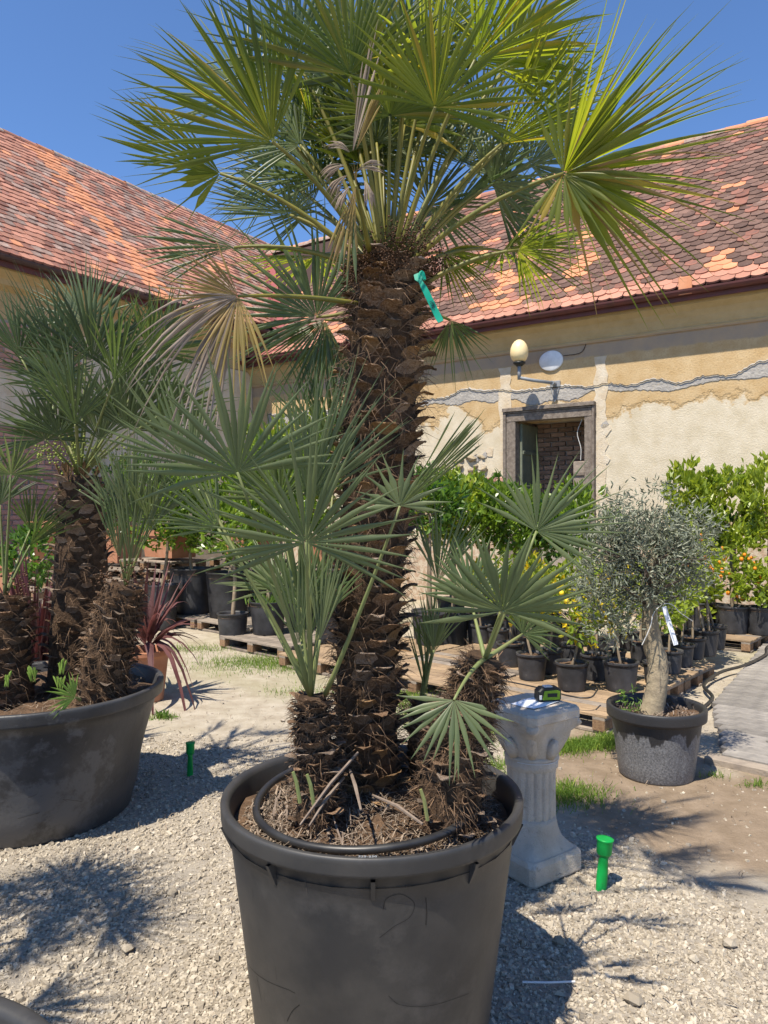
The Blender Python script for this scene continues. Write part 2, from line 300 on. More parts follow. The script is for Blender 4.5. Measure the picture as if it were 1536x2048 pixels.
def ground_mat():
    m = bpy.data.materials.new('ground'); m.use_nodes = True; n = m.node_tree.nodes; l = m.node_tree.links; b = n['Principled BSDF']
    b.inputs['Roughness'].default_value = 1; b.inputs['Specular IOR Level'].default_value = .1
    tc = n.new('ShaderNodeTexCoord'); at_ = n.new('ShaderNodeAttribute'); at_.attribute_name = 'zone'; sp = n.new('ShaderNodeSeparateColor'); l.new(at_.outputs['Color'], sp.inputs[0])
    def noise(s, d, r=.6):
        x = n.new('ShaderNodeTexNoise'); x.inputs['Scale'].default_value=s; x.inputs['Detail'].default_value=d; x.inputs['Roughness'].default_value=r; l.new(tc.outputs['Object'],x.inputs['Vector']); return x.outputs[0]
    def ramp(f, a, b_, lo=.35, hi=.65):
        x = n.new('ShaderNodeValToRGB'); x.color_ramp.elements[0].position=lo; x.color_ramp.elements[0].color=a; x.color_ramp.elements[1].position=hi; x.color_ramp.elements[1].color=b_; l.new(f,x.inputs[0]); return x.outputs[0]
    def mix(f, a, b_):
        x = n.new('ShaderNodeMix'); x.data_type='RGBA'; l.new(f,x.inputs[0]); l.new(a,x.inputs[6]); l.new(b_,x.inputs[7]); return x.outputs[2]
    fine = noise(60,8,.75); mid = noise(7,8)
    dirt = mix(fine, ramp(mid,(.28,.235,.175,1),(.40,.35,.275,1)), ramp(mid,(.37,.32,.25,1),(.48,.43,.35,1)))
    grav = ramp(fine,(.26,.225,.18,1),(.42,.375,.31,1))
    earth = mix(fine, ramp(mid,(.17,.125,.085,1),(.24,.18,.125,1)), ramp(mid,(.24,.185,.13,1),(.33,.26,.19,1)))
    weed = ramp(fine,(.17,.17,.07,1),(.33,.30,.17,1))
    c1 = mix(sp.outputs[2], dirt, weed); c2 = mix(sp.outputs[1], c1, earth); c3 = mix(sp.outputs[0], c2, grav)
    l.new(c3,b.inputs['Base Color'])
    bp = n.new('ShaderNodeBump'); bp.inputs['Strength'].default_value=.9; bp.inputs['Distance'].default_value=.015; l.new(noise(55,8,.7),bp.inputs['Height']); l.new(bp.outputs[0],b.inputs['Normal'])
    return m
me = mkmesh('ground', np.stack([XX,YY,ZZ],-1).reshape(-1,3), Fg, ground_mat(), smooth=True)
za = me.color_attributes.new('zone', 'FLOAT_COLOR', 'POINT')
zg, ze, zw = zones(XX.ravel(), YY.ravel())
za.data.foreach_set('color', np.stack([zg,ze,zw,np.ones_like(zg)],-1).ravel().astype(np.float32))
tag(link('ground', me), kind='structure', label='pale trodden yard of gravel, sand and brown earth')

# gravel stones
ico_t = (1+5**.5)/2
ICO = np.array([(-1,ico_t,0),(1,ico_t,0),(-1,-ico_t,0),(1,-ico_t,0),(0,-1,ico_t),(0,1,ico_t),(0,-1,-ico_t),(0,1,-ico_t),(ico_t,0,-1),(ico_t,0,1),(-ico_t,0,-1),(-ico_t,0,1)],float)/1.902
ICOF = np.array([(0,11,5),(0,5,1),(0,1,7),(0,7,10),(0,10,11),(1,5,9),(5,11,4),(11,10,2),(10,7,6),(7,1,8),(3,9,4),(3,4,2),(3,2,6),(3,6,8),(3,8,9),(4,9,5),(2,4,11),(6,2,10),(8,6,7),(9,8,1)])
CHIP = np.array([(-1,-1,-1),(1,-1,-1),(1,1,-1),(-1,1,-1),(-1,-1,1),(1,-1,1),(1,1,1),(-1,1,1)],float)*np.array([.8,.8,.8])
CHIPF = np.array([(0,3,2,1),(4,5,6,7),(0,1,5,4),(1,2,6,5),(2,3,7,6),(3,0,4,7)])
def stones(name, P, S, rng, mats, parent=None, flat=(.35,.75), smooth=False):
    big = len(P) < 100; B0,F0 = (ICO,ICOF) if big else (CHIP,CHIPF); k = len(B0)
    n = len(P); A = rng.uniform(0,6.283,n); B = rng.normal(0,.35,n)
    sc3 = np.stack([S*rng.uniform(.75,1.3,n), S*rng.uniform(.5,1.0,n), S*rng.uniform(*flat,n)],-1)
    V = B0[None]*(1+rng.uniform(-.30,.30,(n,k,1))*(1 if not big else .7))
    if not big: V[:,4:,:2] *= rng.uniform(.45,.95,(n,1,2)); V = V+rng.normal(0,.12,V.shape)
    V = V*sc3[:,None]
    ca,sa = np.cos(B)[:,None],np.sin(B)[:,None]
    x,y,z = V[...,0],V[...,1],V[...,2]; x,z = x*ca+z*sa, -x*sa+z*ca
    ca,sa = np.cos(A)[:,None],np.sin(A)[:,None]; x,y = x*ca-y*sa, x*sa+y*ca
    V = np.stack([x,y,z],-1)+P[:,None]
    Fc = (F0[None]+k*np.arange(n)[:,None,None]).reshape(-1,F0.shape[1])
    return obj(name, V.reshape(-1,3), Fc, mats, parent)
rng = np.random.default_rng(3)
def sample_ground(n, y0, y1, pw=1.0, m=.25):
    Y = y0+(y1-y0)*rng.random(n)**pw; X = (rng.random(n)*2-1)*(Y*.53+m); return X, Y
X, Y = sample_ground(105000, 1.75, 6.2, 1.3)
g, e, wz = zones(X, Y); keep = rng.random(len(X)) < np.clip(g*(1.05-.55*np.clip(vnoise(X*1.6,Y*1.6,9)+.1,0,1)),0.014*(Y<5.5),1); X, Y = X[keep], Y[keep]
S = rng.lognormal(math.log(.0066), .36, len(X)).clip(.003,.019)
tag(stones('gravel', np.stack([X,Y,hgt(X,Y)+S*.25],-1), S, rng, M['stone']), 'loose pale crushed-stone gravel covering the yard around the pots', 'gravel', kind='stuff')
STONES = [(510,2000,.03,'larger angular pale stone lying among gravel at the bottom left'),(345,1790,.028,'greyish flat stone in the shadow left of the big pot'),(255,1902,.03,'lone knobby stone on the sunlit gravel left of the big pot'),(1118,1888,.032,'flat grey stone in shade right of the big pot'),(1268,2008,.035,'dark flat stone near the bottom right edge of the gravel'),(1458,1892,.028,'whitish stone on sunlit gravel at the right edge'),(1387,1922,.022,'grey stone lying alone in front of the whitish one')]
for i,(px,py,s,lab) in enumerate(STONES):
    p = gnd(px,py); o = stones('stone', v3(0,0,0)[None], np.array([s]), np.random.default_rng(40+i), M['stone'], flat=(.5,.7)); o.location = p+v3(0,0,s*.4); tag(o, lab, 'stone', 'larger stones on the gravel')

# ------------------------------------------------------------------ buildings (shared axes: X along the right wall towards the camera, Y into the wall)
W0 = v3(5.3,10.7,0); BA = math.atan2(-.566,.824); BX = v3(math.cos(BA),math.sin(BA),0); BY = v3(-math.sin(BA),math.cos(BA),0)
def wl(px, py, y=0.0):
    k = (px-768)/F; o = W0+BY*y        # o + s*BX, x = k*y
    s = (k*o[1]-o[0])/(BX[0]-k*BX[1]); p = o+s*BX
    return s, H-(py-1024)/F*p[1]
def to_world(x, y, z): return W0+BX*x+BY*y+v3(0,0,z)
def to_px(p): return 768+F*p[0]/p[1], 1024-F*(p[2]-H)/p[1]
RE, RO, RS, RR = 4.93, -.33, .968, 4.0           # right: eave z, eave y, slope, ridge y
LW = -9.94; LE, LO, LS, LR = 5.6, LW+.40, .936, LW-4.0   # left: wall x, eave z, eave x, slope, ridge x
zRf = lambda x,y: RE+RS*(y-RO)
zLf = lambda x,y: np.where(x < LO, LE+LS*(LO-x), -99)
bR = empty('manor_building', W0, BA, base=False); tag(bR, 'long ochre plastered building with dark mottled tile roof and doorway', 'building')
bL = empty('brick_building', W0+BX*LW, BA, base=False); tag(bL, 'brick wing with pinkish tiled roof behind the left palms', 'building')
bL['_b'] = [LW,0,0]

def plaster_mat():
    m = bpy.data.materials.new('plaster'); m.use_nodes = True; n = m.node_tree.nodes; l = m.node_tree.links; b = n['Principled BSDF']; b.inputs['Roughness'].default_value=.95; b.inputs['Specular IOR Level'].default_value=.1
    tc = n.new('ShaderNodeTexCoord'); sx_ = n.new('ShaderNodeSeparateXYZ'); l.new(tc.outputs['Object'],sx_.inputs[0])
    def noise(s,d=8,r=.6,dist=0):
        x = n.new('ShaderNodeTexNoise'); x.inputs['Scale'].default_value=s; x.inputs['Detail'].default_value=d; x.inputs['Roughness'].default_value=r; x.inputs['Distortion'].default_value=dist; l.new(tc.outputs['Object'],x.inputs['Vector']); return x.outputs[0]
    def math_(op,a,b_=None):
        x = n.new('ShaderNodeMath'); x.operation=op
        for i,q in enumerate((a,b_)):
            if q is None: continue
            if isinstance(q,(int,float)): x.inputs[i].default_value=q
            else: l.new(q,x.inputs[i])
        return x.outputs[0]
    def mr(f,lo,hi):
        x = n.new('ShaderNodeMapRange'); x.inputs[1].default_value=lo; x.inputs[2].default_value=hi; l.new(f,x.inputs[0]); return x.outputs[0]
    def rgb(c_): x = n.new('ShaderNodeRGB'); x.outputs[0].default_value=c_; return x.outputs[0]
    def mix(f,a,b_):
        x = n.new('ShaderNodeMix'); x.data_type='RGBA'; l.new(f,x.inputs[0]); l.new(a,x.inputs[6]); l.new(b_,x.inputs[7]); return x.outputs[2]
    big = noise(.9,8,.62); mid = noise(4,8,.6); fine = noise(38,6,.7)
    ochre = mix(mr(mid,.35,.65), rgb((.45,.31,.155,1)), rgb((.54,.405,.235,1)))
    ochre = mix(mr(fine,.5,.75), ochre, rgb((.37,.245,.115,1)))
    cream = mix(mr(mid,.35,.65), rgb((.50,.43,.31,1)), rgb((.60,.53,.41,1)))
    # old ochre coat survives above a ragged line, cream undercoat below it
    zz = math_('ADD', sx_.outputs[2], math_('MULTIPLY', math_('SUBTRACT', big, .5), 2.4))
    zz = math_('ADD', zz, math_('MULTIPLY', math_('SUBTRACT', noise(6,8,.65), .5), .5))
    cur = mix(mr(zz,3.20,3.27), cream, ochre)
    # greyish upper frieze: grey paint, with shade of the eave put into its colour
    cur = mix(mr(math_('ADD',sx_.outputs[2],math_('MULTIPLY',math_('SUBTRACT',mid,.5),.12)),4.16,4.19), cur, mix(mr(mid,.35,.65),rgb((.40,.30,.20,1)),rgb((.33,.265,.20,1))))
    # dull yellow cornice
    cur = mix(mr(sx_.outputs[2],4.40,4.42), cur, mix(mr(mid,.3,.7),rgb((.39,.29,.145,1)),rgb((.47,.36,.20,1))))
    # damp lower zone with lost plaster
    low = mr(math_('ADD', sx_.outputs[2], math_('MULTIPLY', math_('SUBTRACT', big,.5), 3.0)), 1.30, 1.15)
    cur = mix(low, cur, mix(mr(noise(11,6,.6),.45,.55), rgb((.50,.43,.34,1)), rgb((.40,.29,.21,1))))
    l.new(cur,b.inputs['Base Color'])
    bp = n.new('ShaderNodeBump'); bp.inputs['Strength'].default_value=.55; bp.inputs['Distance'].default_value=.03
    l.new(math_('ADD',math_('MULTIPLY',fine,.6),math_('MULTIPLY',mr(zz,3.28,3.36),.8)),bp.inputs['Height']); l.new(bp.outputs[0],b.inputs['Normal'])
    return m
M['plaster'] = plaster_mat()
M['plaster_white'] = mat('plaster_white', (.60,.53,.42,1), .95, (.52,.42,.29,1), 5, bump=.6, bscale=40, dirt=((.44,.30,.21,1),3.5,.60,.70))
M['repair'] = mat('repair', (.30,.285,.265,1), .95, (.42,.39,.35,1), 5, bump=1.0, bscale=22, dirt=((.50,.40,.26,1),3,.58,.66))
M['crack'] = mat('crack', (.07,.06,.05,1), 1)
# wall with door opening
dx0, dz0 = wl(1016, 822); dx1, dz1 = wl(1188, 808); DT = (dz0+dz1)/2
fw = .17; ox0, ox1, oz = dx0+fw, dx1-fw*.8, DT-.2
mb = MB(); XL, XR, TOP = LW, 9.0, 5.0
xs = [XL, ox0-.02, ox1+.02, XR]; zs = [-.2, oz+.02, TOP]
for i in range(3):
    for j in range(2):
        if i == 1 and j == 0: continue
        mb.add([(xs[i],0,zs[j]),(xs[i+1],0,zs[j]),(xs[i+1],0,zs[j+1]),(xs[i],0,zs[j+1])], [(0,1,2,3)])
# reveals
mb.add([(xs[1],0,-.2),(xs[1],.55,-.2),(xs[1],.55,zs[1]),(xs[1],0,zs[1])],[(0,1,2,3)]); mb.add([(xs[2],0,-.2),(xs[2],.55,-.2),(xs[2],.55,zs[1]),(xs[2],0,zs[1])],[(3,2,1,0)])
mb.add([(xs[1],0,zs[1]),(xs[1],.55,zs[1]),(xs[2],.55,zs[1]),(xs[2],0,zs[1])],[(0,1,2,3)])
wallR = mb.obj('wall', M['plaster'], bR)
# brick filling inside the doorway
mb = MB(); mb.add(*box(xs[1]-.3,xs[2]+.3,.85,.95,-.2,zs[1]+.3)); mb.add(*box(xs[2]+.01,xs[2]+.3,.55,.85,-.2,zs[1]+.3)); mb.add(*box(xs[1]-.3,xs[1]-.01,.55,.85,-.2,zs[1]+.3)); mb.add(*box(xs[1]-.3,xs[2]+.3,.55,.95,zs[1]+.01,zs[1]+.35))
niche = mb.obj('door_niche', M['mortar'], bR)
rr = random.Random(5); bv, bf = bbox(-.125,.125,-.03,.03,-.034,.034,.006)
bme = mkmesh('brick', bv, bf, M['brick_dark'])
z = 1.2; row = 0
while z < zs[1]+.02:
    x = xs[1]-.1+(row%2)*.14
    while x < xs[2]+.1:
        link('brick', bme, niche, M=Matrix.Translation((x+rr.uniform(-.01,.01), .83+rr.uniform(-.012,.012), z))@Matrix.Rotation(rr.uniform(-.03,.03),4,'Y')); x += .275
    z += .083; row += 1
# door frame, leaf, plank
fr = empty('door_frame', (0,0,0), 0, base=False); fr.parent = bR
def lbox(name, x0,x1,y0,y1,z0,z1,m,parent,b=.008): V,Fc = bbox(x0,x1,y0,y1,z0,z1,b); return obj(name,V,Fc,m,parent)
lbox('frame_post', ox0-fw,ox0,-.075,.12,-.1,oz,M['doorwood'],fr); lbox('frame_post', ox0-fw-.055,ox0-fw+.002,-.10,.05,-.1,oz+.17,M['doorwood'],fr)
lbox('frame_post', ox1,ox1+.13,-.075,.12,-.1,oz,M['doorwood'],fr); lbox('frame_post', ox1+.128,ox1+.17,-.10,.05,-.1,oz+.17,M['doorwood'],fr)
lbox('lintel', ox0-fw+.004,ox1+.126,-.08,.12,oz+.003,oz+.14,M['doorwood'],fr); lbox('lintel_moulding', ox0-fw-.06,ox1+.175,-.125,.02,oz+.172,oz+.235,M['doorwood'],fr)
lbox('lintel_strip', ox0-fw+.002,ox1+.126,-.095,.0,oz+.143,oz+.170,M['doorwood'],fr)
dl = lbox('door_leaf', ox0+.005,ox0+.05,.1,.80,-.05,oz-.02,M['doorgreen'],bR)
for z in (oz-.55,oz-1.15,oz-1.55): lbox('rail', ox0+.05,ox0+.075,.11,.79,z,z+.06,M['doorgreen'],dl)
pk = lbox('hanging_plank', ox1-.22,ox1-.01,.02,.06,oz-1.75,oz-.72,M['wood_grey'],bR)
for z in (oz-.95,oz-1.45): lbox('batten', ox1-.21,ox1-.02,-.002,.018,z,z+.05,M['doorwood'],pk)
V,Fc = tube(smoothpath([(ox1-.1,.04,oz-.70),(ox1-.1,.05,oz-.5),(ox1-.16,.05,oz-.25),(ox1-.08,.05,oz-.03)]),.006,5); obj('cord', V, Fc, M['clear_tie'], pk)
# pilaster strips of pale plaster, cornice, grey repaired crack
for a,b_ in ((1000,1022),(1190,1214)):
    x0 = wl(a,760)[0]; x1 = wl(b_,760)[0]; mb = MB()
    zs_ = np.linspace(1.2,4.16,30); L_ = [x0+.03*rr.uniform(-1,1) for _ in zs_]; R_ = [x1+.03*rr.uniform(-1,1) for _ in zs_]
    Vp = [(L_[i],-.012,z) for i,z in enumerate(zs_)]+[(R_[i],-.012,z) for i,z in enumerate(zs_)]; k = len(zs_)
    mb.add(Vp,[(i,i+k,i+k+1,i+1) for i in range(k-1)]); mb.add([(p[0],.0,p[2]) for p in Vp],[]); V,Fc = mb.out(); n2 = 2*k
    Fc = Fc+[(i,i+1,n2+i+1,n2+i) for i in range(k-1)]+[(k+i+1,k+i,n2+k+i,n2+k+i+1) for i in range(k-1)]
    obj('pilaster', V, Fc, M['plaster_white'], bR)
prof = [(0,4.38),(-.035,4.39),(-.05,4.42),(-.035,4.45),(-.045,4.47),(-.05,4.50),(-.08,4.58),(-.13,4.66),(-.19,4.71),(-.22,4.73),(-.22,4.79),(-.29,4.80),(-.29,4.86),(0,4.90)]
k = len(prof); V = [(x,y,z) for x in np.linspace(XL+.01,XR,30) for y,z in prof]
obj('cornice', V, [(i*k+j,i*k+j+1,(i+1)*k+j+1,(i+1)*k+j) for i in range(29) for j in range(k-1)], M['plaster'], bR)
xs_ = np.arange(-9.5,3,.035); mid_ = 3.62+.04*np.sin(xs_*.9)+.03*np.sin(xs_*2.7+1)+.02*np.sin(xs_*7.9)+.006*np.array([rr.uniform(-1,1) for _ in xs_]); hw = (.092+.035*np.sin(xs_*1.3)+.03*np.sin(xs_*3.7)+.016*np.sin(xs_*9.1+1)+np.array([rr.uniform(-.014,.014) for _ in xs_])).clip(.025,.3)
z745 = wl(1500,748)[1]; z800 = wl(930,800)[1]; mid_ += np.interp(xs_, [wl(930,0)[0],wl(1500,0)[0]], [z800,z745])-3.62
n_ = len(xs_); V = [(x,0.0,a-h) for x,a,h in zip(xs_,mid_,hw)]+[(x,-.010,a-h*.85) for x,a,h in zip(xs_,mid_,hw)]+[(x,-.012,a+h*.85) for x,a,h in zip(xs_,mid_,hw)]+[(x,0.0,a+h) for x,a,h in zip(xs_,mid_,hw)]
obj('repaired_crack', V, [(r_*n_+i,r_*n_+i+1,(r_+1)*n_+i+1,(r_+1)*n_+i) for r_ in range(3) for i in range(n_-1)], M['repair'], bR)
V,Fc = tube([(x,-.026,a+h*.75+.01*math.sin(x*9)) for x,a,h in zip(xs_,mid_,hw)],.006,5); obj('wall_cable', V, Fc, M['groove'], bR)
x0,z0 = wl(1186,672); x1,z1 = wl(1128,712); V,Fc = tube(smoothpath([(x0,-.03,z0+.1),(x0-.1,-.02,z0-.1),(x0-.2,-.02,z0-.25),(x1,-.03,z1)]),.006,5); obj('wall_cable', V, Fc, M['groove'], bR)
# fallen-plaster hole showing rubble and bricks left of the door
hx, hz = wl(935,925); rub = stones('rubble', np.array([(hx+rr.uniform(-.5,.35),-.005,hz+rr.uniform(-.22,.12)) for _ in range(16)]), np.array([rr.uniform(.05,.11) for _ in range(16)]), np.random.default_rng(9), M['bark_olive'], bR, flat=(.4,.6)); rub['kind']='stuff'
bme2 = mkmesh('brick', bv, bf, M['brick'])
for j in range(4):
    for i in range(4): link('brick', bme2, bR, M=Matrix.Translation((hx-.1+i*.27+(j%2)*.13,.012+rr.uniform(-.01,.01),hz-.32-j*.083)))
for i in range(5):
    cx0,cz0 = rr.uniform(-6.5,-4.2),rr.uniform(1.9,3.2); P_=[v3(cx0,-.004,cz0)]
    for k in range(9): P_.append(P_[-1]+v3(rr.uniform(-.02,.09),0,rr.uniform(-.09,.05)))
    if ox0-.4 < P_[0][0] < ox1+.3 or ox0-.4 < P_[-1][0] < ox1+.3: continue
    obj('plaster_crack',*tube(P_,[.001]+[rr.uniform(.002,.0045) for _ in range(8)]+[.001],4),M['crack'],bR)
for i in range(16):
    a = rr.choice([-1,-1,1]); x = (ox0-.35-rr.uniform(0,.5)) if a < 0 else (ox1+.25+rr.uniform(0,.10)); z = rr.uniform(1.6,3.2); n_ = 9; rad_ = rr.uniform(.03,.10)
    ring = [(x+rad_*rr.uniform(.6,1.2)*math.cos(t_),-.014,z+rad_*rr.uniform(.6,1.3)*math.sin(t_)) for t_ in np.linspace(0,6.283,n_,endpoint=False)]
    V = [(p_[0],.002,p_[2]) for p_ in ring]+ring; obj('plaster_flake',V,[tuple(range(2*n_-1,n_-1,-1))]+[(k,(k+1)%n_,n_+(k+1)%n_,n_+k) for k in range(n_)],rr.choice([M['plaster_white'],M['plaster_white'],M['repair']]),bR)
# wall lamp
wx, wz = wl(1111,768); lampE = empty('wall_lamp', to_world(wx,0,wz), BA, base=False); tag(lampE, 'egg-shaped cream globe lamp on a grey wall arm above the doorway', 'lamp')
mb = MB(); mb.add(*bbox(-.09,.09,-.03,0,-.05,.05)); mb.add(*tube([(0,-.03,.0),(0,-.16,.0)],.035,10)); obj('wall_plate',*mb.out(),M['metal_grey'],lampE)
mb = MB(); mb.add(*tube([(-.0,-.14,0),(-.24,-.38,.03),(-.42,-.52,.07)],.028,10)); mb.add(*tube([(-.42,-.52,.04),(-.42,-.52,.27)],.03,10)); obj('arm',*mb.out(),M['metal_grey'],lampE,smooth=True)
obj('lamp_holder', *(lambda V,Fc: (V+v3(-.42,-.52,0),Fc))(*lathe([(.05,.26),(.10,.30),(.10,.325),(.0,.33)],20)), M['tape_black'], lampE, smooth=True)
pr = [(.0,.325),(.075,.327),(.12,.37),(.145,.43),(.15,.49),(.14,.56),(.115,.62),(.08,.665),(.04,.69),(.0,.697)]
obj('globe', *(lambda V,Fc: (V+v3(-.42,-.52,0),Fc))(*lathe(pr,32)), M['lamp_globe'], lampE, smooth=True)
mb = MB()
for s_ in (-1,1): mb.add(*tube([(s_*.08,-.02,-.04),(0,-.03,-.30)],.008,5))
obj('stay',*mb.out(),M['metal_grey'],lampE)
px_, pz_ = wl(1103,722); plq = empty('wall_plaque', to_world(px_,0,pz_), BA, base=False); tag(plq, 'blank oval white enamel plaque on the wall beside lamp globe', 'plaque')
th = np.linspace(0,2*math.pi,40,endpoint=False); el = np.stack([.21*np.cos(th),0*th,.17*np.sin(th)],-1)
V = np.concatenate([el+v3(0,-.005,0),el+v3(0,-.03,0),el*.93+v3(0,-.038,0),el*.1+v3(0,-.045,0)]); obj('plate', V, [(r_*40+i,r_*40+(i+1)%40,(r_+1)*40+(i+1)%40,(r_+1)*40+i) for r_ in range(3) for i in range(40)]+[tuple(range(120,160))], M['enamel'], plq, smooth=True)

# roofs ------------------------------------------------------------
def tile_geo(wd, ln, th=.019, tail=.05):
    h = wd/2; pts = [(-h,ln),(-h,tail),(-h*.72,tail*.42),(-h*.3,tail*.05),(0,0),(h*.3,tail*.05),(h*.72,tail*.42),(h,tail),(h,ln)]
    V = [(x,y,th) for x,y in pts]+[(x,y,0) for x,y in pts[1:-1]]
    Fc = [tuple(range(9))]+[(i,9+i-1,9+i,i+1) for i in range(1,7)]+[(1,0,9),(7,15,8)]
    return np.array(V), [tuple(reversed(f)) if i == 0 else f for i,f in enumerate(Fc)]
def roof_matrix(side, u, v):
    """u along the eave, v up the slope -> matrix in the building frame"""
    if side == 'R':
        a = math.atan(RS); o = Vector((u, RO+v*math.cos(a), RE+v*math.sin(a))); ex = Vector((1,0,0)); ey = Vector((0,math.cos(a),math.sin(a)))
    else:
        a = math.atan(LS); o = Vector((LO-v*math.cos(a)-LW, u, LE+v*math.sin(a))); ex = Vector((0,1,0)); ey = Vector((-math.cos(a),0,math.sin(a)))
    ez = ex.cross(ey); m = Matrix((ex,ey,ez)).transposed().to_4x4(); m.translation = o; return m
def build_roof(side, parent, u0, u1, slope_len, wd, ex, nmat, colour):
    V0, F0 = tile_geo(wd*.97, .30, .027 if side == 'R' else .036, .05 if side == 'R' else .022); mats = nmat
    items = []; rows = int(slope_len/ex)+1; rg = random.Random(11 if side == 'R' else 12)
    for r_ in range(rows):
        for c_ in range(int((u1-u0)/wd)+1):
            u = u0+c_*wd+(r_%2)*wd/2; v = r_*ex-.02
            m = roof_matrix(side,u,v); o = m.translation
            gx, gy = (o.x, o.y) if side == 'R' else (o.x+LW, o.y)
            zr, zl = float(zRf(gx,gy)), float(zLf(gx,gy))
            if side == 'R' and (zl > zr+.02 or gx < LW+.02): continue
            if side == 'L' and gy > RO and zr > zl+.02 and gy < RR: continue
            jit = Matrix.Translation((rg.gauss(0,.004),rg.gauss(0,.006),.022+abs(rg.gauss(0,.005))))@Matrix.Rotation(-.085+rg.gauss(0,.012),4,'X')@Matrix.Rotation(rg.gauss(0,.012),4,'Z')
            k = colour(u,v,r_,rg)
            if k is None: continue
            pw = to_world(gx,gy,o.z); pxx,pyy = to_px(pw); vis = -30 < pxx < 1560 and pyy > -30
            d = np.linalg.norm(pw-v3(0,0,H)); items.append((d if vis else 99+d, m@jit, k))
    items.sort(key=lambda t: t[0])
    single = [mkmesh('roof_tile', V0, F0, mm) for mm in mats]
    for d,m,k in items[:290]: link('roof_tile', single[k], parent, M=m)
    Vh = np.c_[V0,np.ones(len(V0))]; allV=[]; allF=[]; mi=[]; n0=0
    for d,m,k in items[290:]:
        if d > 140: continue
        allV.append((Vh@np.array(m).T)[:,:3]); allF += [tuple(i+n0 for i in f) for f in F0]; mi += [k]*len(F0); n0 += len(V0)
    me_ = mkmesh('roof_tiles', np.concatenate(allV), allF, mats, mi); o = link('roof_tiling', me_, parent); o['kind']='stuff'
M['tile_red'] = mat('tile_red', (.30,.130,.090,1), .9, (.22,.105,.08,1), 6, island=TVAR, bump=.4, bscale=90, dirt=((.16,.10,.085,1),10,.52,.70))
tm = [M['tile_dark'],M['tile_orange'],M['tile_pink'],M['tile_grey'],M['tile_red']]
def colR(u,v,r_,rg):
    if r_ <= 1: return 2
    n_ = vnoise(u*.75+v*.9, v*1.1-u*.25, 4.2)+.55*vnoise(u*2.1+v*2.2,v*2-u*.6,1.7)
    fav = .62+.06*v
    if u > -6 and u < -2.5 and v < 1.7: fav -= .35
    if n_ > fav: return 1 if rg.random() < .7 else 4
    q = rg.random()
    return 1 if q < .035 else (4 if q < .22 else 0)
build_roof('R', bR, -15.5, 6.5, 6.05, .198, .160, tm, colR)
def colL(u,v,r_,rg):
    if -3.0 < u < -2.3 and rg.random() < .75: return 1
    n_ = vnoise(u*.8,v*1.3,8)+.6*vnoise(u*2.3,v*2.6,2)+rg.gauss(0,.28)
    return (3 if rg.random() < .75 else 4) if n_ > .0 else (1 if n_ < -.95 else (2 if rg.random() < .82 else 4))
build_roof('L', bL, -9.5, 5.9, 5.98, .178, .185, tm, colL)
# roof decks (closed wedges under the tiles)
def slab(name, pts, parent, m, th=.05):
    P = np.array(pts,float); n_ = len(P); nrm = unit(np.cross(P[1]-P[0],P[2]-P[0])); nrm = nrm if nrm[2] > 0 else -nrm
    V = np.concatenate([P,P-nrm*th]); return obj(name, V, [tuple(range(n_)),tuple(range(2*n_-1,n_-1,-1))]+[(i,n_+i,n_+(i+1)%n_,(i+1)%n_) for i in range(n_)], m, parent)
zrR = RE+RS*(RR-RO); zrL = LE+LS*(LO-LR)
slab('roof_deck', [(LW,RO,RE-.03),(XR,RO,RE-.03),(XR,RR,zrR-.03),(LR,RR,zrR-.03)], bR, M['underlay'])
slab('rear_roof', [(XR,RR,zrR-.03),(LR,RR,zrR-.03),(LR,RR+4.4,RE),(XR,RR+4.4,RE)], bR, M['tile_grey'])
slab('roof_deck', [(LO,-12,LE-.03),(LO,6,LE-.03),(LR,6,zrL-.03),(LR,-12,zrL-.03)], bL, M['underlay'])
slab('rear_roof', [(LR,6,zrL-.03),(LR,-12,zrL-.03),(LR-4.4,-12,LE),(LR-4.4,6,LE)], bL, M['tile_grey'])
mb = MB(); mb.add(*box(XL,XR,.96,9,-.2,4.9)); mb.obj('rear_wall', M['mortar'], bR)
# ridge tiles
def ridge(parent, p0, p1, step):
    p0,p1 = np.array(p0,float),np.array(p1,float); L_ = np.linalg.norm(p1-p0); n_ = int(L_/step); ax = (p1-p0)/L_; sd_ = unit(np.cross(ax,(0,0,1)))
    for i in range(n_):
        a = p0+ax*(i*step); mb = MB(); V = []
        for j,(s_,rad) in enumerate(((-.01,.115),(step+.03,.10))):
            for k_ in range(9):
                t_ = math.pi*(k_/8*1.1-.05); V.append(ax*s_+sd_*rad*math.cos(t_)+v3(0,0,rad*math.sin(t_)-.02))
        o = link('ridge_tile', mkmesh('ridge_tile', V, [(k_,k_+1,9+k_+1,9+k_) for k_ in range(8)], [M['tile_pink'],M['ridge_mortar'],M['tile_orange']][rr.choice([0,1,1,1,2])]), parent); o.location = a-(np.array([LW,0,0]) if parent is bL else 0)+v3(0,0,rr.uniform(-.01,.012)); o.rotation_euler=(0,rr.uniform(-.015,.015),0)
ridge(bR,(LR+.4,RR,zrR),(4.0,RR,zrR),.38); ridge(bL,(LR,-8.0,zrL),(LR,5.8,zrL),.38)
def bar(name, p0, p1, prof, m, parent):
    """sweep (side, z) profile from p0 to p1"""
    p0,p1 = np.array(p0,float),np.array(p1,float); ax = unit(p1-p0); sd_ = unit(np.cross(ax,(0,0,1))); k = len(prof)
    V = [p+sd_*a+v3(0,0,b_) for p in (p0,p1) for a,b_ in prof]
    return obj(name, V, [(i,(i+1)%k,k+(i+1)%k,k+i) for i in range(k)]+[tuple(range(k)),tuple(range(2*k-1,k-1,-1))], m, parent)
